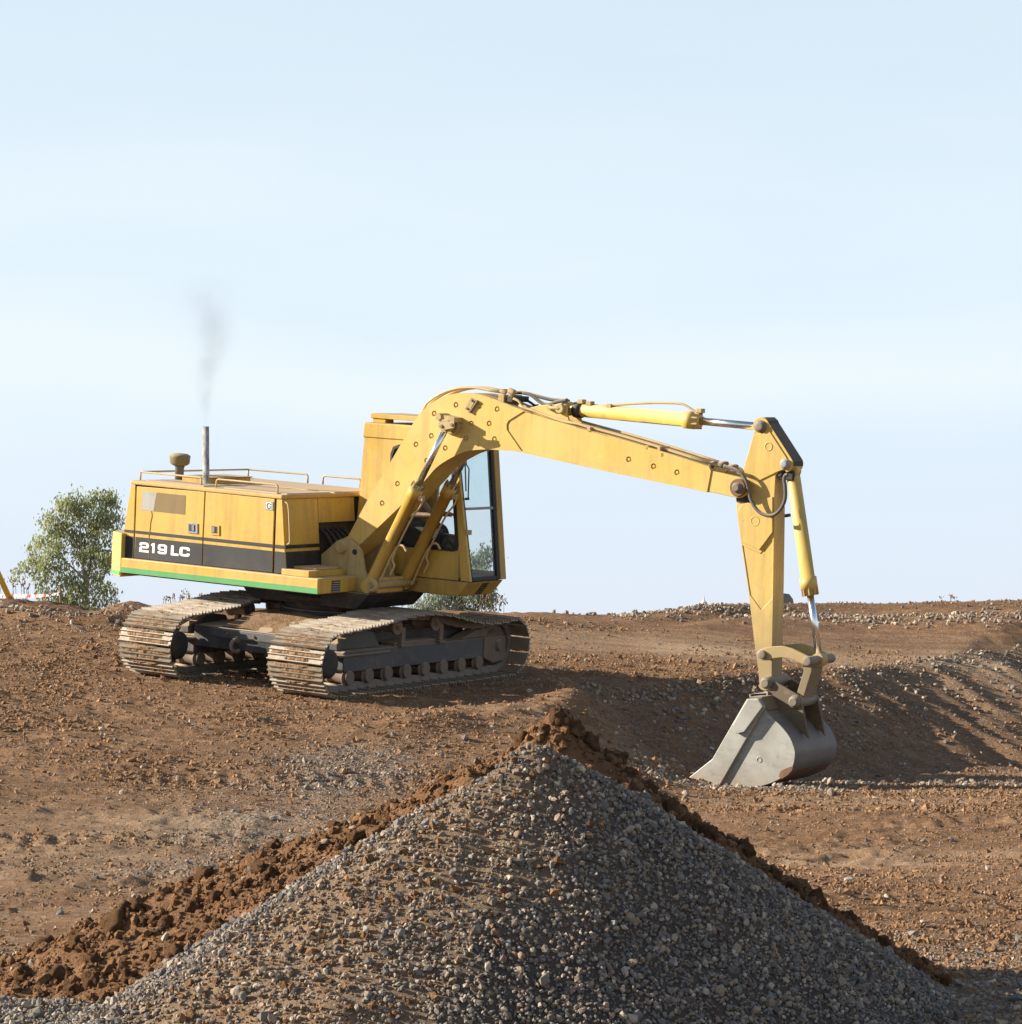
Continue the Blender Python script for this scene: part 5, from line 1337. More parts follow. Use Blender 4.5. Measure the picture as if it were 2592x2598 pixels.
b = MB(); b.prism(side([(410, 105), (488, 85), (572, 215), (582, 262), (520, 288), (427, 333), (398, 300), (360, 277), (388, 180)], YS0, z4), 1, YS0-.014, YS0+.001); b.build('head_plate', M['yellow_stick'], stick, .005)
b = MB(); b.prism(side([(332, 478), (357, 442), (505, 406), (505, 580), (440, 667), (350, 628)], YS0, z4), 1, YS0-.022, YS0+.001); b.build('side_plate', M['yellow_stick'], stick, .005)
b = MB(); cut = MB(); cut.prism(side([(354, 645), (440, 686), (500, 610), (499, 903), (446, 963), (391, 888)], YS0, z4), 1, YS0-.05, YS0+.008); carve(stick, cut)
for q, r in (((420, 525), .052), ((485, 160), .045)):
    c = at(*z4(*q), 1, YS0); b = MB(); b.ring((c.x, YS0-.016 if r > .05 else YS0-.010, c.z), (0, 1, 0), r, .010, 0, 26, 8); b.build('plug_weld', M['yellow_stick'], stick)
for c, r, nm in ((tc, .05, 'top_pin'), (kc, .042, 'cylinder_pin')):
    b = MB(); b.lathe((c.x, YS0-.055, c.z), (0, 1, 0), [(0, r*.35), (.001, r*.8), (.004, r), (.03, r), (.031, r*1.45), (.36, r*1.45), (.361, r)], 0, 24); b.build(nm, M['pin'] if nm == 'top_pin' else M['grey'], stick)
b = MB()                                        # dark grease where the boom tip rubs
b.prism(side([(783, 700), (850, 640), (960, 640), (990, 760), (960, 830), (840, 840), (795, 820)], YS0, zt), 1, YS0-.006, YS0+.001); b.build('grease_patch', M['dark'], stick)
hd = [(a1[0][0]-.02, a1[0][1]+.03)] + [(tc.x+.112*math.cos(rad(a)), tc.z+.115*math.sin(rad(a))) for a in (70, 40, 20)] + [(kc.x+.101*math.cos(rad(a)), kc.z+.101*math.sin(rad(a))) for a in (50, 20, -10)] + [(kc.x+.09, kc.z-.02), (kc.x+.08, kc.z+.04), (tc.x+.09, tc.z+.03)]
b = MB(); b.prism(hd, 1, YS0+.012, YS1-.012); b.build('head_shade_strip', M['dark'], stick, .006)  # added dark strip: shade painted onto the greasy front of the head
# hoses at the elbow
yh = YS0-.10
for pth, y, r in (([(620, 335), (720, 365), (800, 395), (870, 450), (930, 560), (962, 700), (992, 800), (1055, 910), (1135, 980), (1250, 1010), (1345, 970), (1420, 870), (1455, 760), (1452, 600), (1440, 530), (1450, 470), (1490, 450)], yh, .021), ([(700, 330), (790, 350), (880, 400), (975, 500), (1050, 640), (1110, 820), (1180, 930), (1260, 985), (1330, 1000), (1440, 1010), (1520, 1000)], CB+.02+.16, .019)):
    b = MB(); b.tube(spline([tuple(at(*zt(*q), 1, y)) for q in pth], 6), r, 0, 10); b.build('hydraulic_hose', M['hose'], stick)
b = MB()
for q0, q1, r in (((425, 310), (480, 320), .030), ((560, 310), (640, 325), .036), ((690, 345), (775, 360), .030), ((430, 360), (470, 372), .02)):
    b.cyl(at(*zt(*q0), 1, CB-.15), at(*zt(*q1), 1, CB-.15), r, 0, 12); b.cyl(at(*zt(*q0), 1, CB-.08)+Vector((0, .05, .01)), at(*zt(*q1), 1, CB-.08)+Vector((0, .05, .01)), r*.9, 0, 12)
b.build('hose_fitting', M['hose'], stick)
# bucket cylinder
p2 = at(*zb(1060, 335), 1, CB-.30); p1_ = at(*zb(567, 262), 1, CB-.27); p3_ = at(*zb(905, 775), 1, CB-.27)
P0 = Vector((kc.x+.02, CB, kc.z-.01)); E_ = Vector((p2.x, CB, p2.z)); 
ct = at(2014, 1221, 1, CB); ax = (E_-ct).normalized(); P0 = ct-ax*.12; L = (E_-P0).length
hl = (at(*z4(664, 845), 1, CB)-P0).dot(ax)+.06
bcy = hyd_cylinder('bucket_cylinder', P0, hl, L, .080, .040, ax)
b = MB(); c = at(*zt(1500, 450), 1, CB); b.box((c.x-.07, CB-.10, c.z-.06), (c.x+.11, CB+.08, c.z+.05)); b.cyl((c.x-.05, CB-.12, c.z), (c.x-.05, CB-.02, c.z), .03); b.build('port_block', M['dark'], bcy, .012)
# links
lk = [(520, 290), (512, 245), (545, 205), (620, 182), (700, 170), (790, 166), (900, 198), (990, 240), (1070, 280), (1108, 310), (1110, 360), (1065, 385), (1015, 368), (930, 325), (850, 300), (770, 292), (690, 303), (620, 325), (560, 322)]
b = MB()
for y0 in (CB-.245, CB+.195): b.prism(side(lk, CB-.245, zb), 1, y0, y0+.05)
gl = b.build('guide_link', M['yellow_stick'], EX, .006)
for c, r, y0 in ((p1_, .052, CB-.285), (p2, .055, CB-.31)):
    b = MB(); b.lathe((c.x, y0, c.z), (0, 1, 0), [(0, r*.3), (.001, r*.75), (.004, r*.95), (.03, r), (-2*(y0-CB)-.03, r), (-2*(y0-CB), r*.8)], 0, 26); b.build('link_pin', M['pin'], gl)
b = MB(); hlk = [(1005, 380), (1115, 395), (1110, 450), (1035, 690), (1010, 790), (930, 830), (880, 790), (890, 720), (945, 680), (1020, 440)]
b.prism(side(hlk, CB-.13, zb), 1, CB-.13, CB+.13); b.build('bucket_link', M['ear'], EX, .01)

# ------------------------------------------------------------------ bucket
YK0, YK1 = CB-.50, CB+.50
bucket = empty('bucket', (0, 0, 0), EX)
wr = [(1936, 1782), (1944.4, 1805), (1963, 1823.6), (1986.4, 1847), (2005, 1872.6), (2015.5, 1900.5), (2016.7, 1919), (2010.8, 1944.8), (1993.4, 1965.8), (1967.7, 1982), (1930.5, 1994.9), (1881.5, 2000.7), (1835, 1998.8), (1790, 1988), (1752, 1971.5)]
W_ = spline(side(wr, YK0), 4)
b = MB()
ctr = np.array([sum(p[0] for p in W_)/len(W_), sum(p[1] for p in W_)/len(W_)])
def inw(p, t): d = ctr-np.array(p); d /= np.linalg.norm(d); return (p[0]+d[0]*t, p[1]+d[1]*t)
Wi = [inw(p, .025) for p in W_]; n_ = len(W_)
for P, y0, y1 in ((W_, YK0+.0005, YK1-.0005), (Wi, YK0+.026, YK1-.026)):
    for i in range(n_-1):
        frac = i/(n_-1)
        b.add([(P[i][0], y0, P[i][1]), (P[i+1][0], y0, P[i+1][1]), (P[i+1][0], y1, P[i+1][1]), (P[i][0], y1, P[i][1])], [(0, 1, 2, 3)], 1 if .53 < frac < .82 else 0, True)
for i in (0, n_-1):
    b.add([(W_[i][0], YK0+.0005, W_[i][1]), (W_[i][0], YK1-.0005, W_[i][1]), (Wi[i][0], YK1-.026, Wi[i][1]), (Wi[i][0], YK0+.026, Wi[i][1])], [(0, 1, 2, 3)], 0)
b.build('back_plate', [M['bucket_back'], M['rust']], bucket)
sp = [inw(p, .004) for p in W_] + side([(1811, 1924.7), (1899, 1772), (1927, 1771)], YK0)
for y0 in (YK0, YK1-.025):
    b = MB(); b.prism(sp, 1, y0, y0+.025); b.build('side_plate', M['steel'], bucket, .004)
cutp = side([(1811, 1924.7), (1899, 1772), (1927, 1771), (1943, 1794), (1826, 1998), (1790, 1988), (1752, 1971.5)], YK0)
for y0, y1 in ((YK0-.045, YK0-.0005), (YK1+.0005, YK1+.045)):
    b = MB(); b.prism(cutp, 1, y0, y1); b.build('side_cutter', M['steel'], bucket, .006)
upp = side([z4(392, 1396), z4(445, 1398), z4(466, 1432), z4(374, 1557), z4(334, 1566), z4(318, 1524)], YK0-.03)
b = MB(); b.prism(upp, 1, YK0-.095, YK0-.0455); b.build('wear_plate', M['steel'], bucket, .006)
b = MB(); b.prism(side([zb(750, 1590), zb(770, 1530), zb(830, 1500), zb(910, 1470), zb(895, 1520), zb(850, 1570), zb(790, 1610)], YK0), 1, YK0-.004, YK0-.0003); b.build('mud_smear', M['rust'], bucket)
c = at(*zb(540, 1405), 1, YK0); b = MB(); b.ring((c.x, YK0-.002, c.z), (0, 1, 0), .03, .005, 0, 16, 6); b.build('weld_mark', M['steel'], bucket); b = MB(); c = at(*zb(378, 1275), 1, YK0); b.ring((c.x, YK0-.002, c.z), (0, 1, 0), .016, .007, 0, 12, 6); b.build('weld_mark', M['steel'], bucket)
# cutting lip
l0, l1 = at(1752, 1971.5, 1, YK0), at(1832, 1999, 1, YK0)
b = MB(); b.prism([(l0.x-.03, l0.z-.004), (l1.x, l1.z-.004), (l1.x, l1.z+.04), (l0.x+.05, l0.z+.045)], 1, YK0+.03, YK1-.03); b.build('cutting_lip', M['steel'], bucket, .004)
# torque tube on top and the ears
tq = side([(425, 690), (635, 658), (628, 712), (436, 735)], YK0+.35, zb)
tq = side([(428, 692), (632, 662), (628, 712), (436, 733)], CB-.24, zb)
b = MB()
n_ = 4
inn = [((p[0]-sum(q[0] for q in tq)/4)*.88+sum(q[0] for q in tq)/4, (p[1]-sum(q[1] for q in tq)/4)*.62+sum(q[1] for q in tq)/4) for p in tq]
y0, y1 = CB-.24, CB+.24
for i in range(4):
    j = (i+1) % 4
    b.loft([(tq[i][0], y0, tq[i][1]), (tq[j][0], y0, tq[j][1]), (inn[j][0], y0, inn[j][1]), (inn[i][0], y0, inn[i][1])], [(tq[i][0], y1, tq[i][1]), (tq[j][0], y1, tq[j][1]), (inn[j][0], y1, inn[j][1]), (inn[i][0], y1, inn[i][1])])
b.build('top_tube', M['steel'], bucket)
tp3 = side([(1897, 1768), (1929, 1768), (1946, 1803), (1938, 1812), (1900, 1790)], YK0)
b = MB(); b.prism(tp3, 1, YK0+.03, YK1-.03); b.build('top_beam', M['ear_dark'], bucket, .008)
ear = [(625, 715), (660, 640), (698, 553), (720, 560), (965, 705), (992, 762), (1012, 850), (1075, 1185), (1040, 1140), (900, 1040), (760, 985), (680, 920), (640, 850), (600, 760)]
for y0 in (CB-.215, CB+.18):
    b = MB(); b.prism(side(ear, CB-.215, zb), 1, y0, y0+.035); b.build('ear_plate', M['ear_dark'], bucket, .005)
for q, r in (((597, 572), .052), ((903, 778), .052)):
    c = at(*zb(*q), 1, CB-.27); b = MB(); b.lathe((c.x, CB-.27, c.z), (0, 1, 0), [(0, r*.8), (.004, r*.86), (.028, r*.86), (.029, r*1.35), (.05, r*1.4), (.49, r*1.4), (.491, r*.86), (.54, r*.8)], 0, 24); b.build('bucket_pin', M['pin'], bucket)

# ------------------------------------------------------------------ operator
M['skin'] = N('skin', .55).set(Base_Color=(.42, .235, .16, 1)).mat
M['shirt'] = N('grey_shirt', .9).set(Base_Color=(.12, .125, .14, 1)).mat
M['trousers'] = N('dark_trousers', .9).set(Base_Color=(.03, .035, .05, 1)).mat
M['hair'] = N('dark_hair', .8).set(Base_Color=(.012, .010, .009, 1)).mat
def skinned(name, verts, edges, radii, mat, parent, sub=2):
    me = bpy.data.meshes.new(name); me.from_pydata(verts, edges, []); me.materials.append(mat)
    o = bpy.data.objects.new(name, me); COL.objects.link(o)
    if parent: o.parent = parent
    sk_ = o.modifiers.new('skin', 'SKIN'); sk_.use_smooth_shade = True
    if not me.skin_vertices: me.skin_vertices.new()
    for i, r in enumerate(radii):
        sv = me.skin_vertices[0].data[i]; sv.radius = (r, r) if not isinstance(r, tuple) else r; sv.use_root = (i == 0)
    ss = o.modifiers.new('sub', 'SUBSURF'); ss.levels = ss.render_levels = sub
    return o
wm = UR.to_4x4(); wm.translation = Vector(MC)
def arm(s):
    sh = (.50, .75+s*.20, 2.32); el = (.72, .75+s*.27, 2.06); wr_ = (.97, .75+s*.24, 2.07); ha = (1.05, .75+s*.235, 2.075)
    return sh, el, wr_, ha
V = [(.55, .75, 1.84), (.52, .75, 2.05), (.50, .75, 2.28), (.51, .75, 2.42), (.53, .75, 2.50), (.56, .75, 2.60), (.545, .75, 2.70)]
Rr = [.14, .13, .14, .06, .058, .088, .075]
Eg = [(0, 1), (1, 2), (2, 3), (3, 4), (4, 5), (5, 6)]
V.append((.66, .75, 2.585)); Rr.append(.014); Eg.append((5, 7))            # nose
for s in (-1, 1):
    V.append((.555, .75+s*.095, 2.60)); Rr.append(.016); Eg.append((5, len(V)-1))
    sh, el, wr_, ha = arm(s); i = len(V)
    V += [sh, el, wr_, ha]; Rr += [.062, .047, .033, .034]; Eg += [(2, i), (i, i+1), (i+1, i+2), (i+2, i+3)]
    for k in range(4):
        o_ = (k-1.5)*.018; j = len(V); ln = (.045, .052, .050, .040)[k]
        V += [(ha[0]+.05, ha[1]+o_, ha[2]-.002), (ha[0]+.05+ln*.6, ha[1]+o_*1.05, ha[2]-.022), (ha[0]+.045+ln*.6, ha[1]+o_*1.05, ha[2]-.048)]; Rr += [.010, .009, .008]
        Eg += [(i+3, j), (j, j+1), (j+1, j+2)]
    j = len(V); V += [(ha[0]+.01, ha[1]-s*.035, ha[2]-.01), (ha[0]+.045, ha[1]-s*.040, ha[2]-.03)]; Rr += [.011, .009]; Eg += [(i+3, j), (j, j+1)]
    i = len(V); V += [(.62, .75+s*.11, 1.87), (1.02, .75+s*.14, 1.90), (1.08, .75+s*.14, 1.62), (1.12, .75+s*.14, 1.42), (1.25, .75+s*.15, 1.385)]; Rr += [.085, .065, .055, .045, .038]
    Eg += [(0, i), (i, i+1), (i+1, i+2), (i+2, i+3), (i+3, i+4)]
person = skinned('person', V, Eg, Rr, M['skin'], None)
person.matrix_world = wm
tag(person, 'operator in a grey shirt sitting at the controls inside the cab', 'person')
def cloth(name, mat, idx_pts, edges, radii): return skinned(name, idx_pts, edges, radii, mat, person)
shV = [(.545, .75, 1.86), (.52, .75, 2.05), (.50, .75, 2.28), (.505, .75, 2.37)]; shR = [.15, .142, .152, .085]; shE = [(0, 1), (1, 2), (2, 3)]
for s in (-1, 1):
    sh, el, wr_, ha = arm(s); i = len(shV); mid_ = tuple(a*.45+b_*.55 for a, b_ in zip(sh, el)); shV += [sh, mid_]; shR += [.078, .066]; shE += [(2, i), (i, i+1)]
cloth('shirt', M['shirt'], shV, shE, shR)
trV = [(.55, .75, 1.86)]; trR = [.145]; trE = []
for s in (-1, 1):
    i = len(trV); trV += [(.62, .75+s*.11, 1.87), (1.02, .75+s*.14, 1.90), (1.08, .75+s*.14, 1.62), (1.12, .75+s*.14, 1.45)]; trR += [.098, .078, .068, .062]; trE += [(0, i), (i, i+1), (i+1, i+2), (i+2, i+3)]
cloth('trousers', M['trousers'], trV, trE, trR)
cloth('hair', M['hair'], [(.535, .75, 2.66), (.53, .75, 2.715), (.49, .75, 2.60)], [(0, 1), (0, 2)], [.092, .072, .07])
for s in (-1, 1):
    b = MB(); V_, F_ = I2; b.add([(.628+v[0]*.012, .75+s*.034+v[1]*.014, 2.615+v[2]*.010) for v in V_], [list(f) for f in F_], 0, True); b.build('eye', M['hair'], person)
b = MB(); b.box((.628, .72, 2.535), (.640, .78, 2.545)); b.build('mouth', N('lips', .6).set(Base_Color=(.30, .12, .10, 1)).mat, person, .004)

# ------------------------------------------------------------------ exhaust smoke
def smoke_mat():
    m = bpy.data.materials.new('diesel_smoke'); m.use_nodes = True; t = m.node_tree
    t.nodes.remove(t.nodes['Principled BSDF']); pv = t.nodes.new('ShaderNodeVolumePrincipled')
    pv.inputs['Color'].default_value = (.30, .29, .30, 1); pv.inputs['Anisotropy'].default_value = .2
    L = t.links.new
    def mth(op, a, b_=0.0):
        x = t.nodes.new('ShaderNodeMath'); x.operation = op
        for i, v in enumerate((a, b_)):
            if hasattr(v, 'is_linked'): L(v, x.inputs[i])
            else: x.inputs[i].default_value = v
        return x.outputs[0]
    tc_ = t.nodes.new('ShaderNodeTexCoord'); sp_ = t.nodes.new('ShaderNodeSeparateXYZ'); L(tc_.outputs['Object'], sp_.inputs[0])
    X, Y, Z = sp_.outputs
    ax_ = mth('MULTIPLY', mth('SINE', mth('MULTIPLY', Z, 4.6)), mth('MULTIPLY', Z, -.05))
    ax_ = mth('ADD', ax_, mth('MULTIPLY', mth('POWER', Z, 2.0), .035))
    dx = mth('SUBTRACT', X, ax_); rr = mth('ADD', .035, mth('MULTIPLY', Z, .17))
    d2 = mth('DIVIDE', mth('ADD', mth('MULTIPLY', dx, dx), mth('MULTIPLY', Y, Y)), mth('MULTIPLY', rr, rr))
    g = mth('POWER', 2.718, mth('MULTIPLY', d2, -1.6))
    nz = t.nodes.new('ShaderNodeTexNoise'); nz.inputs['Scale'].default_value = 2.8; nz.inputs['Detail'].default_value = 4; nz.inputs['Distortion'].default_value = .8
    L(tc_.outputs['Object'], nz.inputs['Vector'])
    n_ = mth('MAXIMUM', mth('MULTIPLY', mth('SUBTRACT', nz.outputs[0], .25), 2.4), 0.0)
    fade = mth('MAXIMUM', mth('SUBTRACT', 1.0, mth('MULTIPLY', Z, .52)), 0.0)
    fade = mth('MULTIPLY', fade, mth('MINIMUM', mth('MULTIPLY', mth('ADD', Z, .02), 4.0), 1.0))
    L(mth('MULTIPLY', mth('MULTIPLY', mth('MULTIPLY', g, n_), fade), 3.0), pv.inputs['Density'])
    L(pv.outputs[0], t.nodes['Material Output'].inputs['Volume']); return m
b = MB(); b.tube2(Vector((0, 0, .012)), Vector((0, 0, 1)), [(0, .07), (.4, .30), (1.0, .52), (2.25, .95)], 0, 20, True)
smoke = b.build('smoke', smoke_mat())
mouth = wm @ e1
smoke.location = mouth
tag(smoke, 'thin grey diesel smoke rising from the exhaust pipe', 'smoke', kind='stuff')

# ------------------------------------------------------------------ trees behind the crest
def leaf_mat(name, a, b_, c):
    m = N(name, .6)
    at_ = m.n('Attribute', attribute_name='tint').outputs['Fac']
    m.base(m.mix(m.ramp(at_, [(0, a), (.5, b_), (1, c)]), (0, 0, 0), (0, 0, 0)) if False else m.ramp(at_, [(0, a), (.5, b_), (1, c)]))
    d = m.n('BsdfTranslucent'); m.link(m.p.inputs['Base Color'].links[0].from_socket, d.inputs[0])
    mx = m.n('MixShader'); mx.inputs[0].default_value = .42; m.link(m.p.outputs[0], mx.inputs[1]); m.link(d.outputs[0], mx.inputs[2]); m.link(mx.outputs[0], m.t.nodes['Material Output'].inputs[0])
    return m.mat
M['leaf'] = leaf_mat('eucalyptus_leaves', (.20, .24, .11), (.33, .365, .165), (.49, .50, .26))  # paler leaf tones carry the haze of distance in their colour
M['leaf_grey'] = leaf_mat('grey_green_leaves', (.17, .21, .14), (.26, .30, .21), (.40, .43, .33))
M['bark'] = earth('pale_bark', (.36, .32, .27), (.45, .41, .36), (.22, .18, .15), 20, .3)
M['stalk'] = N('dry_stalk', .9).set(Base_Color=(.30, .22, .13, 1)).mat
def tree(name, base, blobs, limbs, leafmat, nleaf, ls, label, seed):
    r = np.random.default_rng(seed)
    t = empty(name, base); tag(t, label, 'tree')
    b = MB()
    for pth, r0, r1 in limbs:
        q = spline(pth, 5); n = len(q); b.tube(q, [r0+(r1-r0)*i/(n-1) for i in range(n)], 0, 8)
    b.build('trunk', M['bark'], t)
    # twigs spread through each blob, hanging sprays of narrow leaves on every twig
    V, F, C = [], [], []
    vol = np.array([bl[3]*bl[4]*bl[5] for bl in blobs]); vol = vol**.75/np.sum(vol**.75)
    for bi, (cx, cy, cz, rx, ry, rz) in enumerate(blobs):
        m_ = int(nleaf*vol[bi]); ns = max(3, m_//34)
        d = r.normal(size=(ns, 3)); d /= np.linalg.norm(d, axis=1)[:, None]; d *= (r.random((ns, 1))**.45)
        cen = np.array([cx, cy, cz]) + d*np.array([rx, ry, rz])
        for c in cen:
            k = 34; hang = r.uniform(.22, .5)
            p = c + r.normal(size=(k, 3))*np.array([.11, .11, .05]); p[:, 2] -= r.random(k)**1.3*hang
            L_ = ls*r.uniform(.6, 1.3, k); wd = L_*r.uniform(.16, .26, k)
            ax_ = r.normal(size=(k, 3))*.42 + np.array([0, 0, -1]); ax_ /= np.linalg.norm(ax_, axis=1)[:, None]
            sd = np.cross(ax_, r.normal(size=(k, 3))); sd /= np.linalg.norm(sd, axis=1)[:, None]
            o = len(V)*4
            a0 = p; a1_ = p+ax_*L_[:, None]*.45+sd*wd[:, None]; a2_ = p+ax_*L_[:, None]; a3_ = p+ax_*L_[:, None]*.45-sd*wd[:, None]
            V.append(np.stack([a0, a1_, a2_, a3_], 1).reshape(-1, 3)); tone = np.clip(r.normal(.45, .2)+r.normal(size=k)*.18, 0, 1); C.append(np.repeat(tone, 4))
    V = np.concatenate(V); C = np.concatenate(C)
    F = np.arange(len(V)).reshape(-1, 4)
    o = np_mesh('crown', V, F, [leafmat], np.stack([C, C, C], -1), False, t)
    return t
D = 88.0
def W3(px, py, d): return ((px-CX0)/FPX*d, d, -(py-YH)/FPX*d)
def blobs_from(lst, d, base, depth=.8):
    out = []
    for px, py, rx, ry in lst:
        x, y, z = W3(px, py, d); out.append((x-base[0], RNG.uniform(-.5, .5)*depth, z-base[2], rx/FPX*d*1.08, max(rx, ry)/FPX*d, ry/FPX*d*1.08))
    return out
zs = zoom(0, 1150, 3.856)
bs = W3(212, 1600, D); bs = (bs[0], D, -3.4)
bl = [(*zs(x, y), rx/3.856, ry/3.856) for x, y, rx, ry in ((700, 420, 110, 110), (960, 390, 150, 90), (1060, 480, 90, 120), (620, 520, 110, 100), (800, 520, 140, 120), (960, 600, 140, 100), (1110, 640, 90, 110), (470, 610, 80, 90), (600, 700, 120, 110), (760, 720, 120, 100), (930, 780, 130, 90), (1110, 800, 70, 70), (430, 800, 110, 90), (560, 900, 110, 90), (340, 950, 90, 90), (330, 1080, 70, 80), (480, 1060, 100, 90), (620, 1060, 90, 90), (1020, 960, 100, 70), (1030, 1060, 80, 60), (250, 1080, 60, 40), (180, 1130, 40, 30), (440, 1210, 90, 80), (600, 1220, 100, 90), (760, 1260, 110, 80), (940, 1270, 110, 60), (1080, 1290, 70, 50), (420, 1340, 70, 70), (560, 1370, 110, 70), (720, 1400, 110, 80), (880, 1400, 100, 70), (1000, 1390, 70, 50), (760, 1500, 130, 60), (900, 1500, 90, 50), (560, 1480, 100, 60), (840, 940, 110, 60), (760, 900, 90, 80), (930, 900, 90, 80), (1030, 1000, 90, 80), (870, 1090, 90, 60), (700, 1130, 90, 70), (980, 1180, 80, 50))]
BL = blobs_from(bl, D, bs)
def L3(pts): return [(W3(*zs(x, y), D)[0]-bs[0], dy, W3(*zs(x, y), D)[2]-bs[2]) for x, y, dy in pts]
lim = [([(0, 0, 0)] + L3([(835, 1500, 0), (840, 1250, .05)]), .11, .075), (L3([(840, 1260, 0), (870, 1100, .1), (905, 950, .1), (950, 780, .2), (1000, 560, .2)]), .055, .012), (L3([(838, 1260, 0), (810, 1100, 0), (800, 950, -.1), (790, 760, -.1), (780, 480, 0)]), .055, .012), (L3([(800, 960, 0), (720, 860, -.2), (640, 760, -.2), (560, 640, -.3)]), .035, .01), (L3([(838, 1240, 0), (700, 1120, .2), (560, 1010, .3), (380, 930, .3)]), .04, .01), (L3([(845, 1240, 0), (960, 1180, .2), (1060, 1150, .2)]), .03, .01), (L3([(836, 1400, 0), (940, 1320, .2), (1080, 1290, .3)]), .03, .01), (L3([(836, 1400, 0), (720, 1320, -.2), (560, 1240, -.2)]), .03, .01)]
tree('eucalyptus_tree', bs, BL, lim, M['leaf'], 14500, .105, 'loose drooping eucalyptus tree left of the excavator behind the crest', 11)
D2 = 92.0
b2 = (W3(1140, 1600, D2)[0], D2, -3.6)
bl2 = [(1080, 1520, 34, 26), (1120, 1500, 34, 34), (1160, 1500, 38, 36), (1200, 1470, 36, 40), (1215, 1430, 26, 26), (1195, 1405, 22, 20), (1235, 1510, 30, 30), (1100, 1550, 40, 26), (1170, 1550, 50, 28), (1060, 1545, 26, 18), (1236, 1450, 26, 30), (1243, 1400, 22, 26), (1232, 1490, 20, 24), (1222, 1385, 14, 14)]
BL2 = blobs_from(bl2, D2, b2)
q = lambda px, py: (W3(px, py, D2)[0]-b2[0], 0, W3(px, py, D2)[2]-b2[2])
tree('grey_green_tree', b2, BL2, [([(0, 0, 0), q(1150, 1570), q(1170, 1500), q(1200, 1420)], .09, .015), ([q(1150, 1570), q(1110, 1520), q(1085, 1500)], .04, .01), ([q(1160, 1540), q(1215, 1500), q(1235, 1480)], .04, .01)], M['leaf_grey'], 9500, .11, 'grey green bushy tree seen below and through the cab', 12)

# ------------------------------------------------------------------ small things along the skyline
def crest(px, d0=44, d1=60):
    """highest ground in that direction"""
    best = None
    for d in np.arange(d0, d1, .1):
        X = (px-CX0)/FPX*d; z = float(ground_h(np.array([X]), np.array([d]))[0]); e = z/d
        if best is None or e > best[0]: best = (e, X, d, z)
    return best[1:]
def weed(px, h, n, label, seed, grp=None):
    r = random.Random(seed); X, d, z = crest(px)
    b = MB()
    for k in range(n):
        a = r.uniform(-.35, .35); x0 = r.uniform(-.03, .03)*n; hh = h*r.uniform(.5, 1)
        P = [(x0, r.uniform(-.05, .05), -.03), (x0+a*hh*.4, 0, hh*.6), (x0+a*hh*.8, r.uniform(-.05, .05), hh)]
        b.tube(spline(P, 4), .004, 0, 5)
        for j in range(5):
            t = r.uniform(.45, 1); c = Vector(P[1])*(1-t)+Vector(P[2])*t; c += Vector((r.uniform(-.03, .03), r.uniform(-.03, .03), r.uniform(-.01, .02))); s = r.uniform(.006, .014)
            b.add([tuple(c+Vector((s*x, s*y, s*1.3*z_))) for x, y, z_ in I1[0]], [list(f) for f in I1[1]], 0)
    o = b.build('dry_weed', M['stalk']); o.location = (X, d, z); tag(o, label, 'weed', grp)
weed(432, .16, 4, 'short dry weed on the mound left of the far track', 1)
weed(462, .24, 6, 'dry weed with seed heads just left of the far track', 2)
weed(478, .28, 6, 'tallest dry weed beside the far track', 3)
weed(24, .34, 7, 'leafy dry weed left of the tape beside the yellow post', 4)
weed(44, .36, 6, 'thin weed with a round head standing over the tape', 5)
weed(1245, .30, 6, 'bare twiggy weed right of the tree below the cab', 6)
weed(1262, .22, 4, 'small twiggy weed nearest the near track end', 7)
weed(2405, .12, 4, 'tiny weed on the far right skyline', 8)
# post, stake, tape
X, d, z = crest(26)
foot_ = Vector(W3(26, 1524, d)); foot_.z = float(ground_h(np.array([foot_.x]), np.array([d]))[0])-.02; top_ = Vector(W3(-26, 1390, d)); top_.y = d-.3
b = MB(); dr = (top_-foot_).normalized(); sdv = dr.cross(Vector((0, 1, 0))).normalized()
def bar(b, a, c, w_, t_, m_=0):
    A = [a+sdv*w_+Vector((0, t_, 0)), a-sdv*w_+Vector((0, t_, 0)), a-sdv*w_-Vector((0, t_, 0)), a+sdv*w_-Vector((0, t_, 0))]
    b.loft([tuple(p) for p in A], [tuple(p+(c-a)) for p in A], m_)
bar(b, foot_, top_, .040, .03)
yp = b.build('yellow_post', painted('yellow_post_paint', (.72, .42, .03), .4, .3, .3, .3), None, .006)
tag(yp, 'leaning yellow post at the far left edge behind the tape', 'post')
b = MB(); bar(b, foot_-dr*.02, foot_+dr*.05, .052, .045); b.build('post_shoe', M['yellow_dirty'], yp, .004)
sx, sd_, sz_ = crest(153); sb = Vector(W3(154, 1536, sd_)); sb.z = float(ground_h(np.array([sb.x]), np.array([sd_]))[0])-.05; st = Vector(W3(150.5, 1489, sd_))
b = MB(); b.tube([sb, (sb+st)/2+Vector((.004, 0, 0)), st], [.018, .017, .013], 0, 7)
stake = b.build('wooden_stake', earth('weathered_wood', (.38, .25, .14), (.45, .31, .18), (.25, .16, .09), 20, .3)); tag(stake, 'thin wooden stake holding the end of the barrier tape', 'stake')
M['tape_r'] = N('red_tape', .5).set(Base_Color=(.70, .05, .055, 1)).mat
M['tape_w'] = N('white_tape', .5).set(Base_Color=(.90, .89, .87, 1)).mat
b = MB()
tp_ = [(-80, 1512, 6), (-40, 1513, 6), (0, 1512, 5), (12, 1512.5, 7), (30, 1511, 7), (60, 1511.5, 6.5), (90, 1512, 6), (115, 1511, 5), (138, 1507.5, 4), (149, 1504.5, 4)]
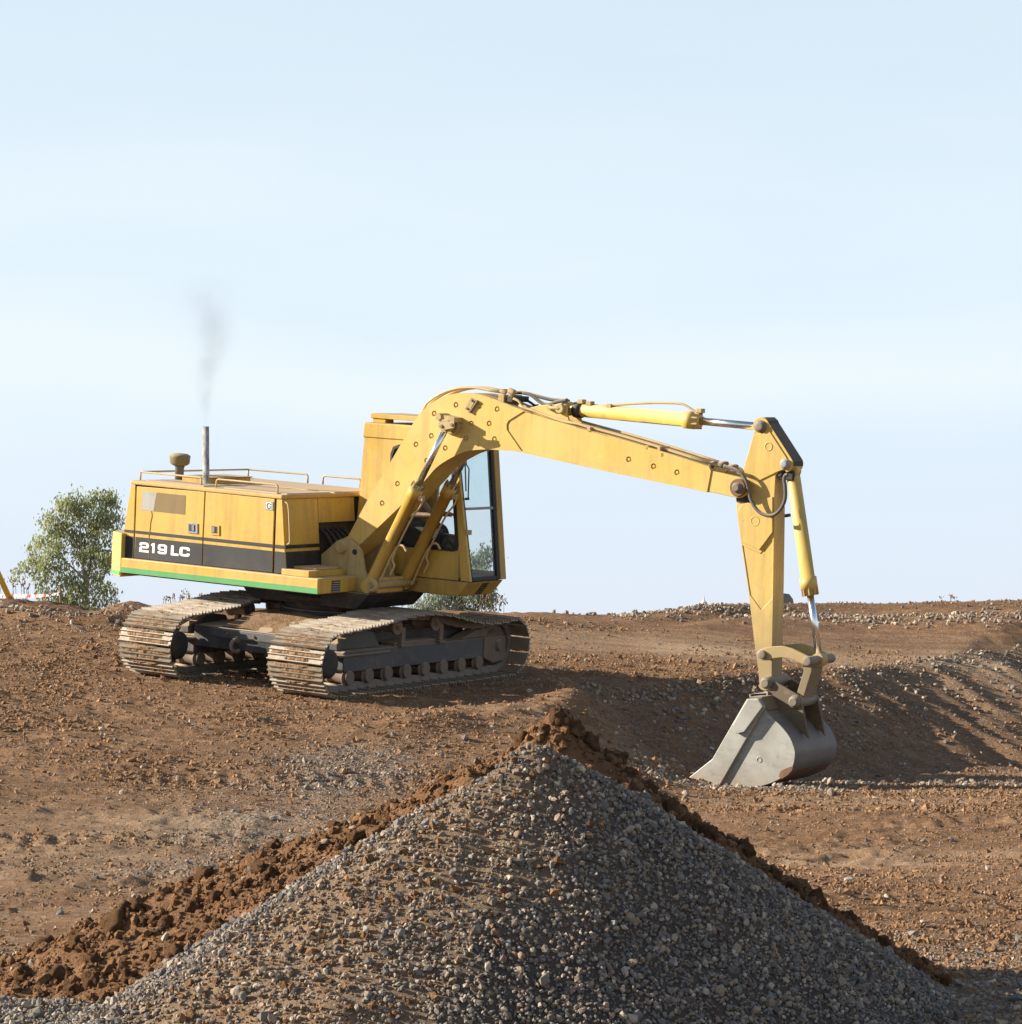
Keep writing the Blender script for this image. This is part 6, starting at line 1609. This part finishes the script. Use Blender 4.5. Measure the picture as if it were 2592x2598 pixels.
ctl = [tuple(W3(a, c, sd_-.03+max(0, 150-a)*.006)) + (w_/FPX*sd_*.62,) for a, c, w_ in tp_]
cs = spline(ctl, 12)
acc = 0
for i in range(len(cs)-1):
    p, q_ = cs[i], cs[i+1]; tw = .012*math.sin(i*.35)
    mid_i = int((i+4)//4.4) % 2
    sl_ = .006
    b.add([(p[0]+sl_, p[1]+tw, p[2]+p[3]), (q_[0]+sl_, q_[1]+tw, q_[2]+q_[3]), (q_[0]-sl_, q_[1]-tw, q_[2]-q_[3]), (p[0]-sl_, p[1]-tw, p[2]-p[3])], [[0, 1, 2, 3]], mid_i)
tape = b.build('barrier_tape', [M['tape_w'], M['tape_r']]); sm_ = tape.modifiers.new('thick', 'SOLIDIFY'); sm_.thickness = .002
tag(tape, 'red and white barrier tape sagging from the wooden stake', 'tape')
b = MB(); c = Vector(W3(150, 1505, sd_-.02))
for k in range(5):
    v = [c + Vector((random.uniform(-.035, .035), random.uniform(-.03, .03), random.uniform(-.04, .05))) for _ in range(4)]; b.add([tuple(p) for p in v], [[0, 1, 2], [0, 2, 3]], k % 2)
b.build('tape_knot', [M['tape_w'], M['tape_r']], tape)
# pale things on the right skyline
X, d, z = crest(1785)
b = MB(); b.lathe((0, 0, -.05), (0, 0, 1), [(0, .075), (.07, .07), (.085, .05), (.095, .055), (.11, .02), (.13, .012), (.19, .004)], 0, 10, False)
M['pale'] = earth('pale_stone', (.62, .57, .50), (.70, .66, .60), (.50, .45, .38), 20, .4)
o = b.build('stone_spire', M['pale']); o.location = W3(1785, 1536, 70); o.scale = (1.3, 1.3, 1.7); tag(o, 'small pale pointed spire beyond the skyline left of the stick', 'spire')
for px, py, s, k, lab in ((1811, 1537, .10, 2, 'pale rock beside the pointed spire on the skyline'), (1990, 1527, .22, 3, 'grey heap showing between stick and bucket cylinder'), (2028, 1533, .12, 2, 'pale rock just left of the chrome bucket rod on the skyline')):
    X, d, z = crest(px); put('rock', ROCK[k], W3(px, py+4, d+1.0), s, lab, 'rock', rot=(0, 0, px))
